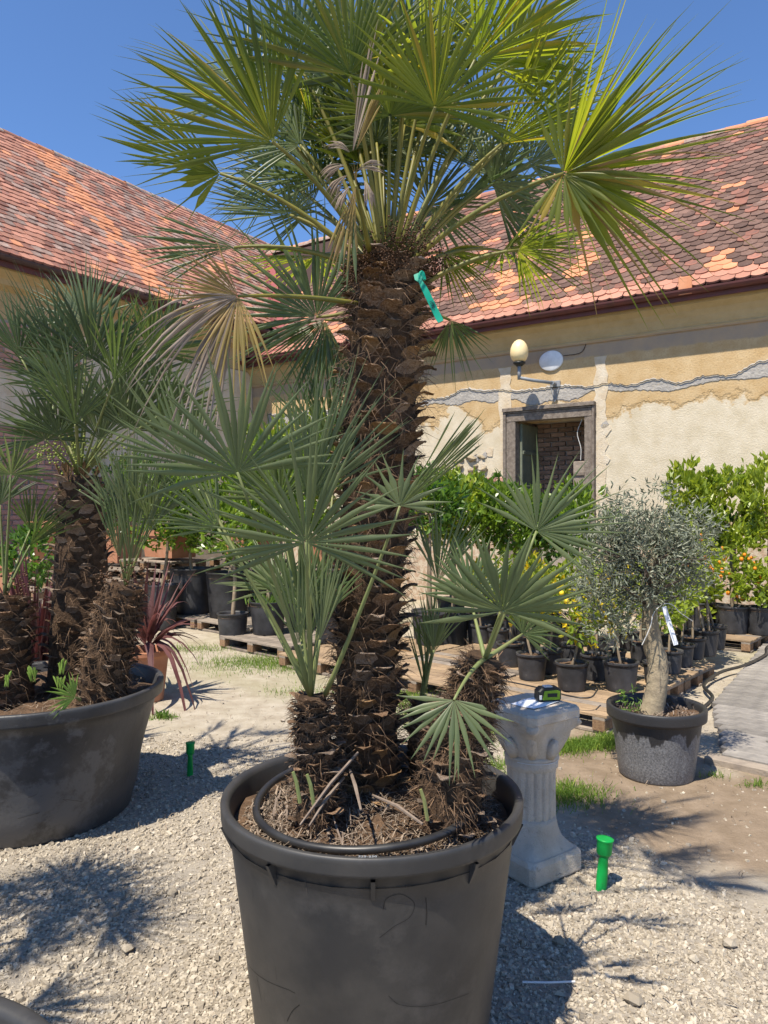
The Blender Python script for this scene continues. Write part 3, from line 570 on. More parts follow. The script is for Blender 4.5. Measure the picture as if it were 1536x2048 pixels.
hg = [(.075*math.cos(t_),.075*math.sin(t_)) for t_ in np.linspace(math.pi,2*math.pi,9)]+[(.068*math.cos(t_),.068*math.sin(t_)) for t_ in np.linspace(2*math.pi,math.pi,9)]
bar('gutter',(LW+.03,RO-.06,RE-.03),(XR,RO-.06,RE-.03),hg,M['gutter'],bR); bar('fascia',(LW+.03,RO+.005,RE-.03),(XR,RO+.005,RE-.03),[(-.012,-.14),(.012,-.14),(.012,-.03),(-.012,-.03)],M['gutter'],bR)
bar('gutter',(LO+.06,-12,LE-.03),(LO+.06,.25,LE-.03),hg,M['flash_brown'],bL); bar('fascia',(LO,-12,LE-.03),(LO,.25,LE-.03),[(-.012,-.16),(.012,-.16),(.012,-.03),(-.012,-.03)],M['gutter'],bL)
sx0 = wl(1370,0)[0]
lbox('slipped_tile', sx0-.0,sx0+.19,RO-.10,RO-.085,RE-.10,RE+.16,M['tile_orange'],bR)
# valley flashing between the roofs and small metal apron in the corner
va = lambda y: LO-((RE-LE)+RS*(y-RO))/LS
y0 = RO+(LE-RE)/RS
for (ya,yb) in ((y0,y0+1.5),(y0+1.5,y0+3.2),(y0+3.2,RR)):
    A = v3(va(ya),ya,LE+LS*(LO-va(ya))); B = v3(va(yb),yb,LE+LS*(LO-va(yb))); wv = .20
    Pq = [A+v3(wv,0,.10),B+v3(wv,0,.10),B+v3(0,0,.055),A+v3(0,0,.055),B+v3(0,-wv,.10),A+v3(0,-wv,.10)]
    obj('valley_flashing', Pq, [(0,1,2,3),(3,2,4,5)], M['flash_red'], bR)
slab('metal_apron', [(LW+.02,RO-.02,RE+.05),(LW+1.15,RO-.02,RE+.05),(LW+.75,RO+.75,RE+.76),(LW+.02,RO+.75,RE+.76)], bR, M['flash_red'], .015)
# left building: walls, brickwork
mb = MB(); mb.add([(LW,-12,-.2),(LW,.02,-.2),(LW,.02,LE+.1),(LW,-12,LE+.1)],[(0,1,2,3)]); mb.add(*box(LW-8,LW-.05,-12,6,-.2,LE-.1)); wallL = mb.obj('wall', M['mortar'], bL)
V,Fc = box(LW-.01,LW+.02,-12,.0,4.72,5.45); obj('eaves_band', V, Fc, M['plaster'], bL)
bar('cornice',(LW+.02,-12,5.2),(LW+.02,.0,5.2),[(0,-.05),(.14,.02),(.16,.1),(.30,.2),(.30,.3),(0,.3)],M['plaster'],bL)
for (ya,yb,za_,zb) in ((-4.2,-.05,-.1,4.7),(-6.6,-4.6,3.05,3.9),(-12,-8.2,2.2,3.2)):
    V,Fc = box(LW-.005,LW+.018,ya,yb,za_,zb); obj('plaster_patch', V, Fc, M['plaster_white'], bL)
bvl, bfl = bbox(-.02,.022,-.125,.125,-.034,.034,.006); bml = mkmesh('brick', bvl, bfl, M['brick'])
cnt = 0
for row in range(60):
    z = .9+row*.083
    for i in range(14):
        y = -7.9+i*.275+(row%2)*.137
        p = to_world(LW,y,z); pxx,pyy = to_px(p)
        if -20 < pxx < 150 and y < -4.3 and cnt < 300 and z < 4.68 and not (3.05 < z < 3.9 and y > -6.6):
            link('brick', bml, bL, M=Matrix.Translation((rr.uniform(-.006,.006),y,z))); cnt += 1
yb_ = -5.6
lbox('window_frame', LW+.0,LW+.06,-6.35,-5.85,2.25,2.85,M['groove'],bL)
# dark metal hood on the left roof edge
A = roof_matrix('L',-6.35,.55).translation
V,Fc = box(LW+A.x-.6,LW+A.x+.35,-8.2,-6.15,A.z-.25,A.z+.22); V[4:,2] += .12; V[[1,2,5,6],2] -= .5; obj('roof_hood', V, Fc, M['flash_brown'], bL)
slab('metal_apron', [(LO+.03,-9,LE+.03),(LO+.03,-5.85,LE+.03),(LO-.55,-6.15,LE+.56),(LO-.55,-9,LE+.56)], bL, M['flash_brown'], .02)

# ------------------------------------------------------------------ generic plant parts
def fan(hub, axis, normal, L, spread=200, n=32, join=.33, droop=.12, cup=.10, seed=0, wfac=1.0, lenfall=.25, curl=0.0):
    rg = np.random.default_rng(seed); axis = unit(axis); normal = unit(normal-np.dot(normal,axis)*axis); side = np.cross(normal,axis)
    hub = np.asarray(hub,float); U = np.array([.02,.16,.28,.38,.50,.66,.84,1.0]); mb = MB()
    dphi = R(spread)/(n-1)
    for i in range(n):
        f = i/(n-1)-.5; phi = f*R(spread)+rg.normal(0,dphi*.20); Li = L*(1-lenfall*abs(2*f)**1.6)*rg.uniform(.90,1.10)
        if rg.random() < .10: Li *= rg.uniform(.55,.88)
        wi = rg.uniform(.75,1.05)
        d = math.cos(phi)*axis+math.sin(phi)*side; e = -math.sin(phi)*axis+math.cos(phi)*side
        dr = droop*rg.uniform(.4,1.6); sb = rg.normal(0,.055); cp = cup*rg.uniform(.5,1.5)+rg.normal(0,.045)
        rj = join*L; wj = math.tan(dphi/2)*rj*wfac
        Vs = []
        for u in U:
            r_ = u*Li
            if r_ <= rj: hw = math.tan(dphi/2)*r_*1.0
            else:
                q = (r_-rj)/max(Li-rj,1e-4); hw = wj*wi*(1-.25*min(q*4,1))*max(1-q**1.35,0.03)
            cen = hub+d*r_+normal*(cp*r_*(1-.6*u))+e*(sb*Li*u*u)+v3(0,0,-1)*dr*Li*u**2.4+normal*(-curl*Li*u**3)
            fold = .55 if r_ <= rj else .75
            Vs += [cen-e*hw-normal*hw*fold*.5, cen+normal*hw*fold*.5, cen+e*hw-normal*hw*fold*.5]
        Fc = [(k*3+a,k*3+a+1,k*3+3+a+1,k*3+3+a) for k in range(len(U)-1) for a in (0,1)]
        mb.add(Vs,Fc)
    return mb.out()
FN = [0]
CAM = v3(0,0,H)
def frond(parent, hub, tip, base, m='frond', spread=200, n=32, roll=0, droop=.10, cup=.10, L=None, normal=None, pet='petiole', prad=.0065, bend=.15, join=.36, wfac=1.0, lenfall=.25, name='frond', label=None, curl=0):
    FN[0] += 1; hub = np.asarray(hub,float); tip = np.asarray(tip,float); axis = unit(tip-hub); L = L or np.linalg.norm(tip-hub)
    if normal is None:
        nn = unit(CAM-hub); nn = unit(nn-np.dot(nn,axis)*axis); q = Matrix.Rotation(R(roll),3,Vector(axis)); nn = np.array(q@Vector(nn))
    else: nn = normal
    V,Fc = fan(hub,axis,nn,L,spread,n,join,droop,cup,FN[0]*7+3,wfac,lenfall,curl)
    o = obj(name,V,Fc,M[m],parent,smooth=True)
    if label: o['label'] = label
    if base is not None:
        base = np.asarray(base,float); midp = (base+hub)/2+v3(0,0,np.linalg.norm(hub-base)*bend)
        P = bez(base,midp,hub,9); r_ = np.linspace(prad*1.5,prad*.7,9); V,Fc = tube(P,r_,6); obj('petiole',V,Fc,M[pet],o,smooth=True)
    return o
def boot_mesh(seed, m):
    rg = random.Random(seed); us = [0,.3,.6,.85,1.0]; V = []; top=[]; 
    for lay in (0,1):
        for k,u in enumerate(us):
            wdt = (.5-.20*u**1.5)*(1 if u < .9 else rg.uniform(.35,.8)); yy = .05+.62*u**1.25+(.10*u*u); zz = .80*u-.28*u*u*u
            for j,s_ in enumerate((-1,-.35,.35,1)):
                V.append((s_*wdt+rg.uniform(-.03,.03), yy-.22*abs(s_)**1.5*(1-.5*u)-(.10*(1-.6*u) if lay else 0), zz+rg.uniform(-.05,.05)*(u > .5)-(.02 if lay else 0)))
    Fc = []; n_ = 20
    for k in range(4):
        for j in range(3):
            a = k*4+j; Fc.append((a,a+4,a+5,a+1)); Fc.append((n_+a,n_+a+1,n_+a+5,n_+a+4))
        Fc.append((k*4,n_+k*4,n_+k*4+4,k*4+4)); Fc.append((k*4+3,k*4+7,n_+k*4+7,n_+k*4+3))
    for j in range(3): Fc.append((16+j,n_+16+j,n_+17+j,17+j))
    return mkmesh('leaf_base',V,Fc,m)
BOOTS = {}
for key,mm in (('b',M['boot']),('g',M['boot_grey']),('t',M['boot_tan'])): BOOTS[key] = [boot_mesh(i+ord(key),mm) for i in range(4)]
def palm_trunk(parent, pts, radii, nb, bs, seed, mixk='bbbgt', fib=1200, name='trunk', label=None, fl=.09):
    rg = random.Random(seed); nr = np.random.default_rng(seed); P = smoothpath(pts,8); m_ = len(P); rad = np.interp(np.linspace(0,1,m_),np.linspace(0,1,len(radii)),radii)
    V,Fc = tube(P,rad*.90,18); V = V+nr.normal(0,.004,V.shape); tr = obj(name,V,Fc,M['trunk_core'],parent,smooth=True)
    if label: tr['label'] = label
    pb = None; q = tr
    while q is not None:
        if q.get('_b') is not None: pb = np.array(q['_b']); break
        q = q.parent
    for k in range(nb):
        f = (k+.5)/nb; i = f*(m_-1); a = int(i); b_ = min(a+1,m_-1); c_ = P[a]+(P[b_]-P[a])*(i-a); ax = unit(P[b_]-P[max(a-1,0)]); r_ = rad[a]
        th = k*2.39996+rg.uniform(-.2,.2); e1 = unit(np.cross(ax,(0,1,0.1))); e2 = np.cross(ax,e1); od = math.cos(th)*e1+math.sin(th)*e2; td = np.cross(od,ax)
        s_ = bs*rg.uniform(.65,1.25); tilt = rg.uniform(-.35,.25)
        ey = od*math.cos(tilt)+ax*math.sin(tilt); ez = -od*math.sin(tilt)+ax*math.cos(tilt)
        Mx = Matrix((Vector(td*s_*rg.uniform(.8,1.15)),Vector(ey*s_*rg.uniform(.7,1.1)),Vector(ez*s_))).transposed().to_4x4(); Mx.translation = Vector(c_+od*r_*.86-ax*s_*.3-(pb if pb is not None else 0))
        link('leaf_base',rg.choice(BOOTS[rg.choice(mixk)]),tr,M=Mx)
    # ragged fibres
    mb = MB()
    for k in range(fib):
        i = nr.random()*(m_-1.01); a = int(i); c_ = P[a]+(P[a+1]-P[a])*(i-a); ax = unit(P[a+1]-P[a]); th = nr.random()*6.283; e1 = unit(np.cross(ax,(0,1,0.1))); e2 = np.cross(ax,e1)
        od = math.cos(th)*e1+math.sin(th)*e2; td = np.cross(od,ax); s0 = c_+od*rad[a]*nr.uniform(.88,1.04); ln = fl*nr.uniform(.4,1.3); dd = unit(td*nr.normal(0,1)+ax*nr.normal(-.2,.7)+od*nr.uniform(.0,.5)); wv = unit(np.cross(dd,od))*.0011
        p1 = s0+dd*ln*.5+od*nr.uniform(0,.018); p2 = s0+dd*ln+od*nr.uniform(-.01,.03)-v3(0,0,ln*.25)
        mb.add([s0-wv,s0+wv,p1+wv,p1-wv,p2],[(0,1,2,3),(3,2,4)])
    f_ = mb.obj('trunk_fibre',M['fibre'],tr); f_['kind']='stuff'
    return tr
def pot_profile(rt, rb, h, rim=.05, lip=.018, soil=None, wall=.012):
    s_ = soil if soil is not None else h*.82; rs = rb+(rt-rb)*s_/h
    rz = lambda z: rb+(rt-rb)*z/h
    return [(0,.004),(rb*.9,.004),(rb*.97,.0),(rb,.012)]+[(rz(h*q)-lip*.2,h*q) for q in (.2,.4,.6,.8)]+[(rz(h-rim)-.004,h-rim-.006),(rz(h-rim)+lip*.7,h-rim),(rt+lip*.80,h-rim*.96),(rt+lip*.88,h-rim*.80),(rt+lip*.97,h-rim*.30),(rt+lip*1.0,h-rim*.15),(rt+lip*.86,h-rim*.03),(rt+lip*.6,h),(rt-wall*.2,h-.001),(rt-wall*1.0,h-.006),(rt-wall*1.4,h-.018),(rs-wall*1.6,s_-.03)]
def add_pot(parent, c, rt, rb, h, m, rim=.05, lip=.018, soil=None, n=56, soilm='soil', soilamp=.012, rfun=None, fill=None):
    V,Fc = lathe(pot_profile(rt,rb,h,rim,lip,soil),n,rfun=rfun); p = obj('pot',V+c,Fc,m,parent,smooth=True)
    s_ = soil if soil is not None else h*.82; rs = rb+(rt-rb)*s_/h; pr = [(rs*1.0,s_-.006)]+[(rs*q,s_) for q in (.96,.85,.7,.55,.4,.25,.1)]
    V,Fc = lathe(pr,28); n0 = len(V); V = np.vstack([V,[(0,0,s_)]]); Fc = Fc+[(7*28+k,7*28+(k+1)%28,n0) for k in range(28)]
    rg = np.random.default_rng(int(abs(c[0]*977+c[1]*331)*10)); V[28:,2] += rg.normal(0,soilamp,len(V)-28)
    if fill is not None: V[:,2] += fill(V)
    obj('soil',V+c,Fc,M[soilm],parent,smooth=True); return p
def litter(name, n, region, rg, m, parent=None, ln=(.02,.09), wd=.0013, lift=.02, base=0):
    mb = MB()
    for _ in range(n):
        x,y,z = region(rg); a = rg.uniform(0,6.283); L_ = rg.uniform(*ln); d = v3(math.cos(a),math.sin(a),rg.normal(0,.25)); wv = v3(-math.sin(a),math.cos(a),0)*wd*rg.uniform(.6,1.8)
        p = v3(x,y,z); q = p+d*L_*.5+v3(0,0,abs(rg.normal(0,lift*.5))); e = p+d*L_+wv*rg.normal(0,8)+v3(0,0,rg.uniform(-.2,.5)*lift)
        mb.add([p-wv,p+wv,q+wv,q-wv,e+wv*.4,e-wv*.4],[(0,1,2,3),(3,2,4,5)])
    o = mb.obj(name,m,parent); o['kind']='stuff'; return o
def leaves_geo(C, D, L_, W_, rg, fold=.25):
    """C leaf bases, D directions"""
    n = len(C); D = D/np.linalg.norm(D,axis=1)[:,None]; r_ = rg.normal(0,1,(n,3)); S_ = np.cross(D,r_); S_ /= np.linalg.norm(S_,axis=1)[:,None]; N_ = np.cross(S_,D)
    ln = (L_*rg.uniform(.65,1.2,n))[:,None]; wd = (W_*rg.uniform(.7,1.2,n))[:,None]
    b = C; m1 = C+D*ln*.45+N_*wd*fold*.0; t_ = C+D*ln-N_*ln*.10
    l1 = C+D*ln*.22-S_*wd*.38+N_*wd*fold; l2 = C+D*ln*.58-S_*wd*.42+N_*wd*fold-N_*ln*.03; r1 = C+D*ln*.22+S_*wd*.38+N_*wd*fold; r2 = C+D*ln*.58+S_*wd*.42+N_*wd*fold-N_*ln*.03
    V = np.stack([b,l1,l2,t_,r2,r1],1).reshape(-1,3); o = 6*np.arange(n)[:,None]
    Fc = np.concatenate([np.array([0,3,2,1])[None]+o, np.array([0,5,4,3])[None]+o]); return V,Fc
def crown_pts(c, rx, ry, rz, n, rg, shell=.55, clump=14, up=.4, dens=9, jag=.22):
    tw = max(4,n//dens); d = rg.normal(0,1,(tw,3)); d /= np.linalg.norm(d,axis=1)[:,None]
    cl = rg.normal(0,1,(clump,3)); cl /= np.linalg.norm(cl,axis=1)[:,None]
    bump = 1+jag*np.max(np.maximum(d@cl.T-.72,0)/.28,axis=1)-jag*.5
    rad = (shell+(1-shell)*rg.random(tw)**.6)*bump; T = np.asarray(c)+d*rad[:,None]*np.array([rx,ry,rz])
    k = rg.integers(0,tw,n); dirs = d[k]*.8+rg.normal(0,.75,(n,3)); dirs[:,2] += up
    off = rg.normal(0,.030,(n,3))*np.array([1,1,1.2]); off += d[k]*rg.uniform(-.05,.04,(n,1)); return T[k]+off, dirs
def leafy(name, parent, m, c, rx, ry, rz, n, L_, W_, seed, **kw):
    rg = np.random.default_rng(seed); C,D = crown_pts(c,rx,ry,rz,n,rg,**kw); V,Fc = leaves_geo(C,D,L_,W_,rg); return obj(name,V,Fc,M[m],parent)
def berries(name, parent, m, C, r_):
    n = len(C); V = (ICO[None]*np.broadcast_to(r_,(n,))[:,None,None]+np.asarray(C)[:,None]).reshape(-1,3); Fc = (ICOF[None]+12*np.arange(n)[:,None,None]).reshape(-1,3); o = obj(name,V,Fc,M[m],parent,smooth=True); o['kind']='stuff'; return o

# ------------------------------------------------------------------ the big potted palm
PC = v3(-.038,2.40,0)
palm = empty('potted_palm', PC); tag(palm, 'tall fan palm with shaggy trunk in the big dark pot marked 21', 'palm')
PR,PB,PH = .468,.372,.75
fillf = lambda V: .05*np.exp(-((V[:,0]-.0)**2+(V[:,1]-.12)**2)/.05)
pot = add_pot(palm, PC, PR, PB, PH, M['pot'], rim=.056, lip=.014, soil=.665, n=96, soilamp=.008, fill=fillf)
def on_pot(a, z, off=0.0, c=PC, rt=PR, rb=PB, h=PH):
    r_ = rb+(rt-rb)*z/h-.0036+off; return c+v3(r_*math.sin(a),-r_*math.cos(a),z)
for a in (-2.6,-1.9,-1.25,-.62,.02,.66,1.3,1.95,2.6):
    q0 = on_pot(a,.625,.0); q1 = on_pot(a,.69,.0); ot = v3(math.sin(a),-math.cos(a),0); sd_ = v3(math.cos(a),math.sin(a),0)*.006
    obj('rim_rib',[q0-sd_-ot*.01,q0+sd_-ot*.01,q1+sd_+ot*.026,q1-sd_+ot*.026,q1-sd_-ot*.01,q1+sd_-ot*.01,q0-sd_+ot*.004,q0+sd_+ot*.004],[(6,7,2,3),(0,6,3,4),(7,1,5,2),(0,1,7,6)],M['pot'],pot)
def pot_stroke(name, pts, wd, m, off=.0015):
    P = smoothpath([v3(a,z,0) for a,z in pts],6); V=[];
    for i,p in enumerate(P):
        t_ = unit(P[min(i+1,len(P)-1)]-P[max(i-1,0)]); nn = v3(-t_[1],t_[0]*1,0)
        for s_ in (-1,1): V.append(on_pot(p[0]+s_*nn[0]*wd/.43,p[1]+s_*nn[1]*wd,off))
    return obj(name,V,[(2*i,2*i+1,2*i+3,2*i+2) for i in range(len(P)-1)],m,pot)
def pz(px,py):   # photo pixel on the pot front -> (angle, z)
    best=None
    for a in np.linspace(-1.2,1.2,241):
        for z in np.linspace(.0,.7,71):
            q = to_px(on_pot(a,z)); d = (q[0]-px)**2+(q[1]-py)**2
            if best is None or d < best[0]: best=(d,a,z)
    return best[1],best[2]
pot_stroke('digit_mark',[pz(*q) for q in ((767,1817),(775,1800),(800,1791),(822,1797),(829,1815),(818,1832),(790,1850),(768,1865),(760,1873))],.0008,M['groove'])
pot_stroke('digit_mark',[pz(*q) for q in ((778,1819),(790,1808),(806,1806),(816,1815),(806,1831),(784,1848))],.0005,M['scuff'])
pot_stroke('digit_mark',[pz(*q) for q in ((852,1797),(852.5,1825),(853,1851))],.0013,M['groove'])
for pts,wd,m in ((((778,1993),(800,2008),(850,2010),(905,1996),(935,1985)),.0006,'groove'),(((780,2000),(830,2012),(870,2006)),.0008,'scuff'),(((490,1925),(520,1950),(570,1975),(590,1985)),.0008,'groove'),(((612,1755),(616,1790)),.0008,'scuff'),(((575,2040),(585,2020),(600,2008)),.0012,'groove'),(((515,1950),(520,1980),(524,2000)),.0008,'groove')):
    pot_stroke('scratch',[pz(*q) for q in pts],wd,M[m])
rs_ = random.Random(8)
for _ in range(26):
    a = rs_.uniform(-1,1); z = rs_.uniform(.12,.6); da = rs_.uniform(-.05,.05); dz = rs_.uniform(-.05,.05)
    pot_stroke('scratch',[(a,z),(a+da*.5,z+dz*.4),(a+da,z+dz)],rs_.uniform(.0003,.0007),M['scuff'])
# handwriting along the rim top
V,Fc = text_geo('225-250',.015); V = V-v3(V[:,0].mean(),0,0); rt_ = PR+.001
ang = -.012+V[:,0]/rt_; rad_ = rt_-.0+(-V[:,1])+.006; V2 = np.stack([PC[0]+rad_*np.sin(ang),PC[1]-rad_*np.cos(ang),np.full(len(V),PH+.0016)],-1); obj('handwriting',V2,Fc,M['white_ink'],pot)
for i in range(9):
    a = .26+i*.032; obj('chalk_dash',[PC+v3((rt_+.002)*math.sin(a),-(rt_+.002)*math.cos(a),PH+.0016),PC+v3((rt_+.002)*math.sin(a+.016),-(rt_+.002)*math.cos(a+.016),PH+.0016),PC+v3((rt_+.005)*math.sin(a+.016),-(rt_+.005)*math.cos(a+.016),PH+.0016),PC+v3((rt_+.005)*math.sin(a),-(rt_+.005)*math.cos(a),PH+.0016)],[(0,1,2,3)],M['scuff'],pot)
def soilreg(rmax, rmin=0):
    def f(rg):
        r_ = math.sqrt(rg.uniform(rmin**2,rmax**2)); a = rg.uniform(0,6.283); x,y = r_*math.cos(a),r_*math.sin(a)
        return PC[0]+x, PC[1]+y, .668+.05*math.exp(-(x*x+(y-.12)**2)/.05)+rg.uniform(0,.012)
    return f
rg = np.random.default_rng(21)
litter('straw_litter',1700,soilreg(.37),rg,M['straw'],palm,ln=(.02,.06)); litter('straw_litter',1100,soilreg(.385,.30),rg,M['straw'],palm,ln=(.02,.05),wd=.0018); litter('straw_litter',1100,soilreg(.418,.34),rg,M['straw'],palm,ln=(.008,.028),wd=.0016,lift=.012); litter('straw_litter',240,soilreg(.33),rg,M['deadstalk'],palm,ln=(.03,.09),wd=.0022,lift=.03)
for i,(a,b_) in enumerate((((716,1505),(600,1650)),((688,1555),(618,1652)),((845,1648),(745,1590)),((700,1540),(722,1620)))):
    p = at(*a,2.28 if i!=2 else 2.12); q = at(*b_,2.08 if i!=2 else 2.25); q[2] = max(q[2],.675); p[2] = max(p[2],.68)
    V,Fc = tube([p,(p+q)/2+v3(0,0,.01),q],[.004,.0055,.003],5); obj('dead_stalk',V,Fc,M['deadstalk'],palm)
for i,(px,py) in enumerate(((628,1590),(855,1620),(600,1585))):
    p = at(px,py,2.15); V,Fc = tube([p-v3(0,0,.03),p+v3(-.01,0,.03),p+v3(-.02,0,.06)],[.006,.006,.005],6); obj('cut_stem',V,Fc,M['petiole_green'],palm)
# trunks
TB = v3(-.055,2.55,.66); TT = v3(.010,2.50,2.50)
palm_trunk(palm,[TB,at(733,1300,2.54),at(752,1000,2.53),at(768,700,2.51),TT],[.112,.112,.122,.135,.128,.10],300,.088,1,mixk='bbbgt',fib=3200,label='tall main trunk covered in dead leaf bases')
OL = v3(-.205,2.30,.66); OLT = at(622,1392,2.30)
palm_trunk(palm,[OL,at(630,1500,2.30),OLT],[.075,.060,.046],90,.052,2,mixk='bbg',fib=1100,name='offshoot_trunk',fl=.045)
ORB = v3(.19,2.30,.66); ORT = at(970,1318,2.26)
palm_trunk(palm,[ORB,at(912,1500,2.29),at(938,1410,2.28),ORT],[.12,.092,.072,.058],120,.058,3,mixk='bbg',fib=2200,name='offshoot_trunk',fl=.062)
OBB = v3(.14,2.62,.66); OBT = at(842,1400,2.62)
palm_trunk(palm,[OBB,(OBB+OBT)/2+v3(-.01,0,0),OBT],[.05,.045,.035],40,.045,4,mixk='bbg',fib=300,name='offshoot_trunk',fl=.05)
# dark fruit stalks and petiole stubs round the growing point
rgb_ = np.random.default_rng(6)
for i,(px,py,Y,sx_,sz_) in enumerate(((742,515,2.40,.05,.05),(842,500,2.42,.05,.06),(800,480,2.38,.05,.05),(715,545,2.44,.05,.03),(865,535,2.5,.05,.04),(775,520,2.36,.06,.04))):
    berries('fruit_cluster',palm,'berry',at(px,py,Y)+rgb_.normal(0,1,(260,3))*v3(sx_,.03,sz_)*.62,rgb_.uniform(.002,.0042,260))
crown = v3(.012,2.48,2.47)
def cb(hub):   # where a petiole leaves the crown
    d = unit(np.asarray(hub)-crown); return crown+v3(d[0]*.07,d[1]*.07,-.02+.03*d[2])
def fr_(h, t_, **kw):
    hub = at(*h); kw.setdefault('base', cb(hub)); return frond(palm, hub, at(*t_), **kw)
fr_((545,283,2.12),(270,75,1.95), spread=105,n=30,roll=12,droop=.06,lenfall=.10,cup=.15,join=.5,wfac=1.35)
fr_((545,283,2.16),(500,10,2.05), spread=70,n=18,roll=6,droop=.04,L=.44,join=.45)
fr_((870,215,2.05),(945,-70,1.95), spread=190,n=36,roll=8,droop=.06,join=.45,m='frond_bright')
fr_((1127,347,2.20),(1400,180,2.08), spread=115,n=30,roll=28,droop=.08,lenfall=.08,L=.52,join=.38,wfac=.85,m='frond_bright')
fr_((1127,347,2.205),(1440,330,2.10), spread=120,n=15,roll=6,droop=.10,L=.56,wfac=.55,lenfall=.1,base=None)
fr_((1127,347,2.205),(1210,560,2.16), spread=120,n=15,roll=0,droop=.10,L=.36,wfac=.42,lenfall=.1,base=None)
fr_((1127,347,2.205),(1180,110,2.15), spread=70,n=9,roll=0,droop=.02,L=.38,wfac=.5,base=None)
fr_((1127,347,2.215),(1410,345,2.12), spread=130,n=10,roll=2,droop=.22,m='frond_yellow',L=.54,base=None,wfac=.40,join=.25)
fr_((440,347,2.35),(192,208,2.20), spread=44,n=20,roll=24,droop=.05,join=.6,wfac=1.3)
fr_((440,347,2.36),(250,330,2.3), spread=100,n=9,roll=10,droop=.02,wfac=.35,base=None)
fr_((700,150,2.15),(640,-120,2.05), spread=150,n=32,roll=18,L=.47)
fr_((950,120,2.2),(1120,-60,2.15), spread=120,n=30,roll=24,L=.48,m='frond_bright',join=.5,wfac=1.3)
fr_((500,200,2.55),(330,40,2.55), spread=150,n=30,roll=34,L=.45,m='frond_dark')
fr_((1090,230,2.6),(1230,80,2.65), spread=100,n=26,roll=40,L=.42)
fr_((820,120,2.5),(860,-120,2.5), spread=180,n=32,roll=0,L=.45,m='frond')
fr_((600,290,2.45),(470,200,2.45), spread=150,n=28,roll=30,L=.40,m='frond_dark')
fr_((1000,420,2.75),(1130,360,2.85), spread=170,n=28,roll=10,L=.36,m='frond_dark')
fr_((580,430,2.50),(400,368,2.48), spread=50,n=20,roll=24,droop=.04,join=.6,wfac=1.3,m='frond_dark')
fr_((580,430,2.52),(640,340,2.55), spread=180,n=20,roll=10,L=.16,m='frond_glaucous',base=None)
fr_((468,495,2.45),(262,492,2.38), spread=48,n=20,roll=24,droop=.04,join=.6,wfac=1.3,m='frond_dark')
fr_((476,592,2.20),(300,560,2.10), spread=120,n=22,roll=20,droop=.10,m='frond_yellow',base=crown+v3(-.09,-.02,-.13),bend=.05,label='yellowing frond')
fr_((476,592,2.19),(330,690,2.12), spread=80,n=18,roll=10,droop=.55,m='frond_dry',base=None,L=.36,wfac=1.7,label='dry grey frond segments')
fr_((476,592,2.19),(470,760,2.15), spread=60,n=13,roll=0,droop=.25,m='frond_yellow',base=None,L=.30,wfac=1.4)
fr_((633,634,2.62),(510,420,2.60), spread=180,n=34,roll=-10,droop=.04,m='frond_dark',L=.48,base=crown+v3(-.06,.08,-.10),bend=-.1)
fr_((650,640,2.70),(560,790,2.70), spread=110,n=26,roll=14,droop=.10,m='frond_dark',L=.36,base=crown+v3(-.05,.1,-.12),bend=-.1)
fr_((1003,288,2.35),(1212,68,2.30), spread=75,n=26,roll=30,droop=.04,join=.55,wfac=1.3,m='frond_bright')
fr_((985,368,2.62),(1130,250,2.65), spread=190,n=32,roll=20,m='frond_glaucous',droop=.06,L=.34)
fr_((857,412,2.75),(950,330,2.8), spread=200,n=32,roll=18,m='frond_glaucous',L=.34)
fr_((1036,500,2.45),(1210,525,2.45), spread=150,n=26,roll=50,droop=.15,m='frond',L=.30,base=crown+v3(.08,.02,-.08))
fr_((885,505,2.75),(985,560,2.8), spread=120,n=22,roll=40,droop=.25,L=.28,m='frond')
fr_((590,118,2.45),(520,-90,2.40), spread=190,n=34,roll=12,m='frond_dark',droop=.06,L=.42)
fr_((780,232,2.32),(760,-40,2.20), spread=200,n=36,roll=16,droop=.06,m='frond')
fr_((690,205,2.60),(650,-40,2.60), spread=210,n=34,roll=-20,m='frond',L=.42)
fr_((640,360,2.65),(560,230,2.7), spread=200,n=34,roll=25,m='frond_dark',L=.40)
fr_((930,330,2.75),(1020,170,2.8), spread=200,n=34,roll=-10,m='frond_glaucous',L=.42)
fr_((1010,140,2.55),(1090,-60,2.5), spread=190,n=32,roll=30,m='frond',L=.45)
fr_((735,330,2.85),(700,120,2.9), spread=220,n=34,roll=10,m='frond_dark',L=.42)
rq = np.random.default_rng(77)
for k in range(17):   # far side and top of the crown
    az = rq.uniform(.12*math.pi,.88*math.pi) if k < 11 else rq.uniform(0,6.283); el_ = R(rq.uniform(15,80)) if k < 11 else R(rq.uniform(55,85))
    d = v3(math.cos(az)*math.cos(el_),math.sin(az)*math.cos(el_),math.sin(el_)); hub = crown+d*rq.uniform(.42,.66); ax = unit(d+v3(0,0,rq.uniform(-.35,.15))+rq.normal(0,.15,3)); nn = unit(v3(0,0,1)*math.cos(el_)-v3(math.cos(az),math.sin(az),0)*math.sin(el_)+rq.normal(0,.25,3))
    frond(palm,hub,hub+ax*rq.uniform(.38,.47),cb(hub),m=rq.choice(['frond','frond','frond_dark','frond_glaucous']),spread=rq.uniform(170,230),n=32,normal=nn,droop=.06,cup=.12)
